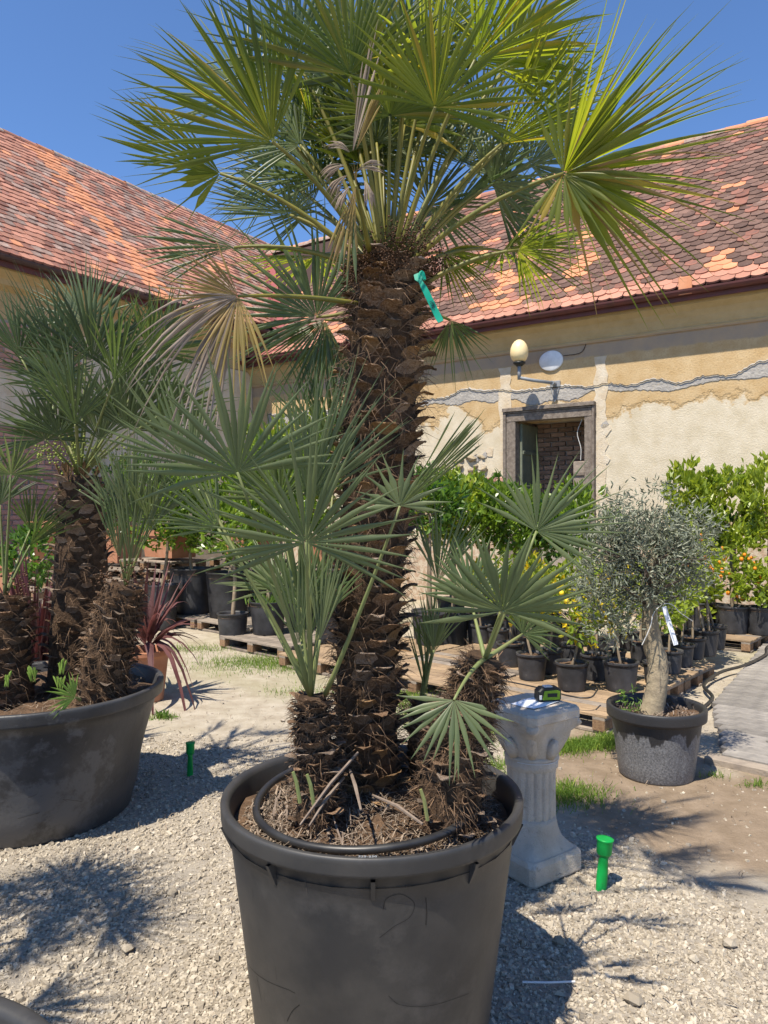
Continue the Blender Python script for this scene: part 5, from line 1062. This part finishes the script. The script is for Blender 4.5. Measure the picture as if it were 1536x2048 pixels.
# ------------------------------------------------------------------ pallets and deck
QA = math.atan2(-.66,.75); Q1 = v3(math.cos(QA),math.sin(QA),0); Q2 = v3(-Q1[1],Q1[0],0); QC = v3(1.635,5.45,0)
PT = .145
brd = mkmesh('board',*bbox(-.6,.6,-.049,.049,0,.022,.004),M['wood']); brdg = mkmesh('board',*bbox(-.6,.6,-.049,.049,0,.022,.004),M['wood_grey'])
strg = mkmesh('stringer',*bbox(-.05,.05,-.4,.4,0,.022,.004),M['wood_grey']); blk = mkmesh('block',*bbox(-.05,.05,-.07,.07,0,.078,.004),M['block']); bot = mkmesh('bottom_board',*bbox(-.6,.6,-.05,.05,0,.022,.004),M['wood_grey'])
rp = random.Random(17)
def pallet(i, j, label, grey=False, lift=0, off=(0,0)):
    c_ = QC-Q1*(.6+i*1.24)+Q2*(.4+j*.84)+Q1*off[0]+Q2*off[1]; p_ = empty('wooden_pallet', (c_[0],c_[1],lift+.006), QA+rp.uniform(-.012,.012), base=False); tag(p_, label, 'pallet', 'wooden pallets under the nursery pots')
    for k in range(7): link('board', brdg if grey or rp.random()<.25 else brd, p_, M=Matrix.Translation((rp.uniform(-.006,.006),-.35+k*.1167,.122))@Matrix.Rotation(rp.uniform(-.006,.006),4,'Z'))
    for x in (-.54,0,.54):
        link('stringer',strg,p_,M=Matrix.Translation((x,0,.0995)))
        for y in (-.33,0,.33): link('block',blk,p_,M=Matrix.Translation((x,y,.0215)))
    for y in (-.33,0,.33): link('bottom_board',bot,p_,M=Matrix.Translation((0,y,-.001)))
    return p_
PL = [(0,0,'weathered pallet directly behind the stone pedestal'),(0,1,'pallet under the black pots right of the olive trunk'),(0,2,'pallet carrying the far end of the citrus rows'),(1,0,'pallet half hidden behind the leaning palm offshoot'),(1,1,'pallet under the middle of the yellow-leaved citrus rows'),(1,2,'shaded pallet beneath the tall citrus hedge'),(2,0,'pallet behind the main palm trunk'),(2,1,'second-row pallet behind the main palm trunk'),(3,0,'pallet with exposed end block under the herb pot'),(3,1,'pallet deep in shade behind the herb pot'),(4,0,'sagging grey pallet beside the slender tree in ribbed pot'),(4,1,'pallet under the large black nursery tubs at left'),(5,0,'pallet partly hidden behind the burgundy leaves'),(5,1,'far pallet beneath the terracotta planters')]
for i,j,lab in PL: pallet(i,j,lab,grey=i >= 3,off=(0,0) if i < 3 else ((-.15,.25) if i == 3 else (-.25,.85)))
pc = gnd(1491,1307); fp = pallet(0,0,'sunlit empty pallet at the right edge below kumquat pots'); fp.location = tuple(pc-Q1*.55+Q2*.42+v3(0,0,.006))
fp = pallet(0,0,'pallet under the kumquat pots at the right edge'); fp.location = tuple(pc-Q1*.55+Q2*1.28+v3(0,0,.006))
dko = gnd(1412,1524)-Q1*.06-Q2*.10
dk = empty('boardwalk', dko, QA, base=False); tag(dk, 'weathered grey plank boardwalk beside the pallets at right', 'boardwalk', )
pl = [mkmesh('plank',*bbox(0,4.2,-.068,.068,0,.04,.005),M['deck'])]
for k in range(34):
    o=link('plank',pl[0],dk,M=Matrix.Translation((.12+rp.uniform(-.012,.012)-.052*min(k,9)-.02*max(0,k-9),.25+k*.149,.012+rp.uniform(-.002,.002))))
obj('edge_board',*bbox(.06,4.3,.06,.165,-.02,.045,.006),M['wood_grey'],dk)
for cx_,cy_,ra,rb_ in ((.62,.62,.30,.15),(.85,1.25,.24,.08),(.55,1.75,.14,.04)):
    th=np.linspace(0,6.283,48,endpoint=False); rr2=1+.18*np.sin(th*3+cx_)+.12*np.sin(th*7)+.07*np.sin(th*11); V=[(cx_+ra*r_*math.cos(t_),cy_+rb_*r_*math.sin(t_),.0575) for t_,r_ in zip(th,rr2)]; o=obj('wet_stain',V,[tuple(range(48))],M['deck_wet'],dk)
def hosep(pts,r_,label,name='irrigation_pipe'):
    o=empty(name,pts[0],0); tag(o,label,'pipe'); obj('tubing',*tube(smoothpath(pts,8),r_,8),M['rubber'],o,smooth=True)
hosep([gnd(1400,1422,.03),gnd(1425,1395,.06),gnd(1408,1370,.06),gnd(1440,1345,.07),gnd(1490,1330,.07),gnd(1530,1310,.07),gnd(1534,1295,.07),gnd(1560,1280,.05)],.016,'black pipe snaking over the boardwalk past the olive pot')
hosep([at(985,1357,6.3),at(1070,1374,5.95),at(1140,1392,5.6),at(1180,1395,5.55),at(1195,1380,5.7)],.006,'thin black drip tube across the pallet behind the pedestal')
hosep([gnd(540,1300,.02),gnd(590,1312,.02),gnd(620,1316,.02),gnd(700,1318,.02)],.02,'grey pipe half buried along the front pallet edge')

# ------------------------------------------------------------------ nursery plants
def small_pot(parent, c, r_, h, m='pot_small'):
    add_pot(parent,c,r_,r_*.82,h,M[m],rim=.022,lip=.006,soil=h*.88,n=28,soilm='soil',soilamp=.006)
SEED=[100]
def potted_tree(label, c, pr, ph, tz, crown, leafm, nleaf, L_, W_, group=None, trunkr=.012, stems=1, name='potted_citrus_tree', cat='citrus tree', potm='pot_small', fruit=None, lean=0, jag=.22, up=.4, shell=.5):
    """crown = (dx, z centre, rx, rz)"""
    SEED[0]+=1; rg=np.random.default_rng(SEED[0]); t=empty(name,c); tag(t,label,cat,group); small_pot(t,np.asarray(c),pr,ph,potm)
    cc_=np.asarray(c)+v3(crown[0],rg.uniform(-.03,.03),0); cc_[2]=crown[1]
    for s_ in range(stems):
        b_=np.asarray(c)+v3(s_*.05,0,ph*.8); e_=cc_.copy(); e_[2]-=crown[3]*.3; e_[0]+=s_*.04; obj('trunk',*tube(smoothpath([b_,(b_+e_)/2+v3(rg.normal(0,.02),0,0),e_],6),np.linspace(trunkr*1.3,trunkr*.7,13),8),M['bark_pale'],t,smooth=True)
    for k in range(7):
        d=unit(v3(*rg.normal(0,1,2),.5)); s0=cc_-v3(0,0,crown[3]*.4); obj('branch',*tube([s0,s0+d*v3(crown[2],crown[2],crown[3])*.8],[trunkr*.5,.003],5),M['bark_pale'],t)
    leafy('crown',t,leafm,cc_,crown[2],crown[2],crown[3],nleaf,L_,W_,SEED[0]+500,jag=jag,up=up,shell=shell)
    if fruit:
        n_,m_,r2=fruit; d=rg.normal(0,1,(n_,3)); d/=np.linalg.norm(d,axis=1)[:,None]; d[:,1]=-np.abs(d[:,1])
        for q in range(n_):
            V=ICO*r2*rg.uniform(.8,1.15)*v3(1,1,1.15)+cc_+d[q]*v3(crown[2],crown[2],crown[3])*rg.uniform(.9,1.08); o=obj('fruit',V,ICOF,M[m_],t,smooth=True)
    return t
SG='small citrus pots crowded on the pallets'
SM=[(1070,1366,62,'small citrus in clean black pot at front edge, nearest the pedestal',(0,.83,.22,.22)),
(1152,1388,66,'small citrus in brown-dusted pot, foremost of the pallet rows',(0,.80,.24,.22)),
(1253,1390,70,'small citrus in grey-dusted pot just behind the olive pot',(-.02,.84,.22,.20)),
(1200,1366,60,'small citrus squeezed between the two front dusty pots',(0,.86,.22,.20)),
(1105,1352,55,'small citrus in dark pot behind the clean front pot',(0,.88,.20,.20)),
(1025,1338,55,'small citrus just right of the leaning palm offshoot',(0,.86,.20,.20)),
(1322,1374,52,'small citrus in pot directly right of the olive trunk',(.03,.80,.18,.18)),
(1348,1352,54,'second pot along the pallet edge right of the olive trunk',(.03,.84,.19,.18)),
(1372,1338,52,'third pot along the pallet edge right of olive trunk',(0,.86,.19,.18)),
(1396,1322,50,'fourth pot along the pallet edge right of olive trunk',(0,.88,.19,.2))]
BK=[(1235,1350),(1150,1335),(1065,1318),(1290,1328),(1200,1315),(1112,1300),(1000,1300),(1265,1305),(1160,1290),(1340,1312),(1310,1290),(1380,1300),(1055,1285),(965,1290)]
for px,py,wd,lab,cr in SM:
    c_=gnd(px,py,PT); r_=wd/F*c_[1]/2; c_=c_+v3(0,r_,.003); potted_tree(lab,c_,r_,r_*1.75,0,cr,'citrus_yellow' if px<1300 else 'citrus_light',230,.075,.045,SG,.010,fruit=(3,'lemon',.024) if px in (1152,1200,1105) else None,jag=.35)
ORD=['leftmost','second from left','third from left','fourth from left','fifth from left','sixth from left','seventh from left','eighth from left','ninth from left','tenth from left','eleventh from left','third from right','second from right','rightmost']
for bi,(px,py) in enumerate(sorted(BK)):
    c_=gnd(px,py,PT)+v3(0,.12,.003); potted_tree('small citrus in the crowded rear rows on the pallets, '+ORD[bi],c_,.115,.21,0,(random.Random(px).uniform(-.04,.04),random.Random(px).uniform(.80,.95),.21,.22),'citrus_yellow' if px%2 else 'citrus_light',210,.075,.045,'rear rows of small citrus pots',.010)
c_=gnd(1420,1316,PT)+v3(0,.13,.003); potted_tree('two-stemmed kumquat with orange fruit at the pallet corner',c_,.14,.27,0,(-.03,1.17,.25,.27),'citrus_light',420,.07,.035,None,.013,stems=2,name='potted_kumquat_tree',cat='kumquat tree',fruit=(16,'orange',.020))
c_=gnd(1440,1302,PT)+v3(0,.14,.003); potted_tree('leafy citrus behind the two-stemmed kumquat',c_,.13,.26,0,(-.18,1.05,.22,.2),'citrus_yellow',260,.08,.045,None,.01)
for px,Y_,cz,lab,fr2 in ((1467,9.2,1150,'kumquat tree with orange fruit cluster, second pot from right edge',(14,'orange',.024)),(1522,9.1,1165,'round green citrus in the pot at right edge',None),(1395,9.6,1190,'citrus in blue-grey pot behind the kumquats',None)):
    c_=at(px,1024,Y_); c_[2]=PT+.003; potted_tree(lab,c_,.19,.34,0,(0,H-(cz-1024)/F*Y_,.30,.28),'citrus_light',420,.09,.05,None,.016,name='potted_kumquat_tree' if fr2 else 'potted_citrus_tree',cat='kumquat tree' if fr2 else 'citrus tree',fruit=fr2)
HG='tall citrus trees lined up before the ochre wall'
for px,Y_,cy_,rx,rz,lm,lab in ((855,9.3,1010,.42,.42,'citrus_dark','tall citrus right beside the main palm trunk before the wall'),(905,9.0,1015,.42,.46,'citrus_light','tall yellow-green citrus left of the doorway below fallen plaster'),(965,9.0,1035,.44,.40,'citrus','tall bright citrus just left of the doorway'),(1030,8.9,1040,.44,.38,'citrus','tall bright citrus in front of the doorway left jamb'),(1095,9.0,1050,.40,.36,'citrus_dark','tall citrus in front of the doorway middle'),(1155,8.9,1040,.42,.42,'citrus','tall citrus in front of the doorway right jamb')):
    c_=at(px,1024,Y_); c_[2]=.003+(PT if False else 0); potted_tree(lab,c_,.20,.42,0,(0,H-(cy_-1024)/F*Y_,rx,rz),lm,1100,.10,.055,HG,.02,up=.9,jag=.3)
for px,Y_,cy_,rx,rz,lm,lab in ((1385,9.7,1010,.34,.50,'citrus_light','tall citrus with upright bright shoots right of the olive crown'),(1465,9.5,1020,.46,.52,'citrus_light','broad bright citrus above the kumquat fruit'),(1540,9.5,1005,.44,.58,'citrus_light','tall bright citrus cut by the right edge'),(1420,9.9,1060,.3,.3,'citrus_dark','darker citrus low between the two bright shoots')):
    c_=at(px,1024,Y_); c_[2]=.003; potted_tree(lab,c_,.22,.42,0,(0,H-(cy_-1024)/F*Y_,rx,rz),lm,1300,.10,.055,HG,.022,up=1.4,jag=.45,stems=2)
# left background
LG='black nursery pots on the left pallets'
for px,py,z0,wd,hh,cr,lm,n_,lab in (
 (459,1297,0,62,66,(-.02,1.42,.36,.42),'citrus',520,'slender pale-stemmed citrus in a ribbed black pot on the ground'),
 (447,1240,PT,92,90,(.1,1.80,.66,.62),'citrus',1700,'citrus in a large black tub with handles left of the slender tree'),
 (372,1232,PT,90,90,(.05,1.75,.62,.62),'citrus_dark',1600,'citrus in a wide black tub second from the burgundy leaves'),
 (312,1262,0,70,88,(.1,1.70,.58,.6),'citrus',1400,'citrus in black pot directly behind the burgundy leaves'),
 (530,1274,PT,74,66,(.1,2.0,.58,.65),'citrus',1300,'citrus underplanted with green herbs in a cylindrical black pot'),
 (600,1262,PT,70,66,(.05,2.2,.55,.7),'citrus_light',1300,'citrus in black pot behind the small left palm offshoot'),
 (655,1290,PT,58,70,(-.1,1.9,.5,.7),'citrus',1200,'citrus in grey-dusted pot beside the main palm trunk'),
 (560,1235,PT,80,80,(-.1,2.35,.6,.6),'citrus_light',1300,'yellow-green citrus in the dark rear row behind the herbs'),
 (250,1220,0,70,80,(0,1.9,.6,.7),'citrus_dark',1300,'dark citrus half hidden behind the left palm trunk')):
    c_=gnd(px,py,z0); r_=wd/F*c_[1]/2; c_=c_+v3(0,r_,.003); t=potted_tree(lab,c_,r_,hh/F*c_[1],0,cr,lm,n_,.10,.055,LG,.022,jag=.35,up=.7)
    if px==530:
        rgh=np.random.default_rng(5); C_=c_+np.c_[rgh.normal(0,r_*.42,(260,2)),np.full(260,hh/F*c_[1]*.9)]; V,Fc=leaves_geo(C_,rgh.normal(0,.6,(260,3))+v3(0,0,1),.13,.016,rgh); obj('herbs',V,Fc,M['herb'],t)
for px,py,z0,w_,h_,lab in ((862,1295,.15,70,110,'empty-looking dark pot behind the thin palm offshoot'),(905,1255,.15,90,90,'dark pot in deep shade below the tall citrus'),(985,1250,.15,90,80,'dark pot in shade right of the thin palm offshoot')):
    c_=gnd(px,py,PT)+v3(0,.2,.003); potted_tree(lab,c_,.19,.36,0,(0,1.75,.38,.36),'citrus_dark',600,.10,.05,None,.02)
# terracotta planters stacked behind on the left
def planter(px,Y_,z0,w_,d_,h_,lab,rnd=False):
    c_=at(px,1024,Y_); c_[2]=z0; t=empty('terracotta_planter',c_,QA,base=False); tag(t,lab,'planter','terracotta planters by the brick wing')
    if rnd: obj('body',*lathe([(0,0),(w_*.33,0),(w_*.43,h_*.8),(w_*.5,h_*.81),(w_*.5,h_),(w_*.44,h_),(w_*.40,h_*.6),(0,h_*.6)],32),M['terracotta'],t,smooth=True)
    else:
        def rg4(s_,z): return [(-w_/2*s_,-d_/2*s_,z),(w_/2*s_,-d_/2*s_,z),(w_/2*s_,d_/2*s_,z),(-w_/2*s_,d_/2*s_,z)]
        obj('body',*loft([rg4(.86,0),rg4(.95,h_*.8),rg4(1.02,h_*.81),rg4(1.02,h_),rg4(.93,h_),rg4(.88,h_*.6)]),M['terracotta'],t)
    return t
planter(340,11.9,.93,.9,.5,.42,'long terracotta trough on the pallet stack left of the slender tree')
planter(240,12.6,.80,.7,.5,.62,'pale terracotta box between the two left palm trunks')
planter(105,10.6,.86,.68,.68,.66,'round terracotta pot with thick rim left of the left trunk',True)
planter(500,12.2,.93,.8,.5,.45,'terracotta trough behind the herb pot')
planter(655,12.2,.80,.6,.5,.45,'red terracotta box seen beside the main palm trunk')
planter(40,10.9,.40,1.0,.6,.55,'terracotta trough behind the left edge palms')
rp2=random.Random(3)
for s_,(px,Y_,n_) in enumerate(((330,12.0,6),(500,12.3,6),(250,12.1,5),(650,12.3,5),(100,10.7,5))):
    for k in range(n_):
        p_=pallet(0,0,['lowest','second','third','fourth','fifth','topmost'][k if k < n_-1 else 5]+' pallet of the stack '+['under the long terracotta trough','behind the herb pot','under the pale terracotta box','near the main palm trunk','below the round terracotta pot'][s_],grey=True); q=at(px,1024,Y_); p_.location=(q[0]+rp2.uniform(-.05,.05),q[1]+rp2.uniform(-.05,.05),k*.147+.006); p_.rotation_euler[2]+=rp2.uniform(-.08,.08); p_['group']='stacked pallets under the planters'
# cordylines
def cordyline(c,n_,L_,m_,potm,label,pr,ph,spread=.5,droop=.2):
    t=empty('potted_cordyline',c); tag(t,label,'cordyline'); V,Fc=lathe(pot_profile(pr,pr*.75,ph,.05,.012,ph*.85),32); obj('pot',V+c,Fc,M[potm],t,smooth=True); V,Fc=lathe([(pr*.94,ph*.84),(pr*.5,ph*.86),(.01,ph*.87)],24); obj('soil',V+c,Fc,M['soil'],t)
    rg=np.random.default_rng(int(abs(c[0])*100)); b0=np.asarray(c)+v3(0,0,ph*.85)
    for k in range(n_):
        a=k*2.4; el_=rg.uniform(.15,spread+.25); d=unit(v3(math.cos(a)*el_,math.sin(a)*el_,1)); h_=b0+v3(0,0,rg.uniform(0,.12)); V,Fc=fan(h_,d,v3(-math.cos(a),-math.sin(a),.4),L_*rg.uniform(.7,1.1),3,2,.25,droop*rg.uniform(.2,1.8)*el_,0,700+k,7.0,.0); obj('leaf',V,Fc,M[m_],t,smooth=True)
cordyline(at(78,1024,4.95)*v3(1,1,0),44,.86,'cordyline','pot_small','upright burgundy cordyline behind the left tub',.2,.50,.30,.1)
cordyline(at(292,1024,6.5)*v3(1,1,0),40,.85,'cordyline_pink','terracotta','arching pinkish cordyline in an orange pot behind left tub',.2,.45,1.5,.55)
o=at(255,1085,8.0); t=potted_tree('glossy dark shrub left of the left palm trunk',at(75,1024,7.6)*v3(1,1,0)+v3(0,0,.003),.2,.5,0,(0,1.2,.30,.28),'citrus_dark',500,.09,.05,None,.02,name='potted_shrub',cat='shrub')

# ------------------------------------------------------------------ grass, twigs on the ground
rg=np.random.default_rng(50)
def grass_patch(spots):
    C_=[]
    for px,py,sx_,sy_,n_ in spots:
        p=gnd(px,py); C_.append(np.c_[p[0]+rg.normal(0,sx_,n_),p[1]+rg.normal(0,sy_,n_),np.zeros(n_)])
    C_=np.concatenate(C_); n_=len(C_); D_=rg.normal(0,.45,(n_,3)); D_[:,2]=1; D_/=np.linalg.norm(D_,axis=1)[:,None]; L_=rg.uniform(.02,.075,n_)[:,None]; S_=np.stack([-D_[:,1],D_[:,0],0*D_[:,0]],-1); a=rg.uniform(0,6.283,n_); S_=np.stack([np.cos(a),np.sin(a),0*a],-1)*.0022
    bend=rg.normal(0,.014,(n_,3)); bend[:,2]=-np.abs(bend[:,2]); V=np.stack([C_-S_,C_+S_,C_+D_*L_*.6+S_*.8,C_+D_*L_*.6-S_*.8,C_+D_*L_+bend],1).reshape(-1,3); o_=5*np.arange(n_)[:,None]
    Fc=(np.array([0,1,2,3])[None]+o_).tolist()+(np.array([3,2,4])[None]+o_).tolist(); return V,Fc
V,Fc=grass_patch([(1170,1492,.16,.06,1900),(1120,1500,.12,.08,900),(1215,1480,.08,.06,600),(1130,1590,.12,.10,1300),(985,1535,.10,.10,500),(560,1330,.45,.22,3200),(650,1325,.3,.2,1500),(640,1385,.25,.12,500),(390,1300,.35,.15,700),(820,1400,.16,.22,1700),(840,1440,.10,.15,800),(1000,1470,.12,.12,500),(1430,1555,.05,.03,60),(1515,1572,.06,.03,90),(505,1322,.3,.15,600),(325,1437,.05,.03,220)])
tag(obj('grass',V,Fc,M['grass']),'thin green grass tufts along the pallets and behind the pots','grass',kind='stuff')
rg=np.random.default_rng(51)
def greg(rg):
    Y_=rg.uniform(2.2,7); X_=rg.uniform(-1,1)*(Y_*.5); return X_,Y_,.014
tag(litter('ground_litter',1100,greg,rg,M['straw'],None,ln=(.01,.05),wd=.0016),'scattered dry straw and leaf bits on the ground','litter',kind='stuff')
X,Y=sample_ground(2200,3.2,7.5,1.0); S=rg.lognormal(math.log(.0045),.55,len(X)).clip(.002,.018); tag(stones('pebbles',np.stack([X,Y,hgt(X,Y)+S*.2],-1),S,rg,M['pebble']),'scattered pebbles on the trodden earth behind the pots','pebbles',kind='stuff')
st=empty('white_cable_tie',gnd(1100,1965,.02)); tag(st,'pale plastic stick lying on the gravel right of the big pot','stick'); obj('strip',*tube([gnd(1045,1964,.024),gnd(1095,1965,.026),gnd(1150,1963,.022)],.0035,6),M['tape_grey'],st)
fl2=empty('fallen_leaf',gnd(325,1437)); tag(fl2,'small green leafy weed growing by the left tub','weed'); rgw=np.random.default_rng(4); V,Fc=leaves_geo(gnd(325,1437)+rgw.normal(0,.03,(40,3))*v3(1.5,1,.2)+v3(0,0,.02),rgw.normal(0,1,(40,3))+v3(0,0,.5),.05,.02,rgw); obj('leaves',V,Fc,M['herb'],fl2)
for o in bpy.data.objects:
    if '_b' in o: del o['_b']
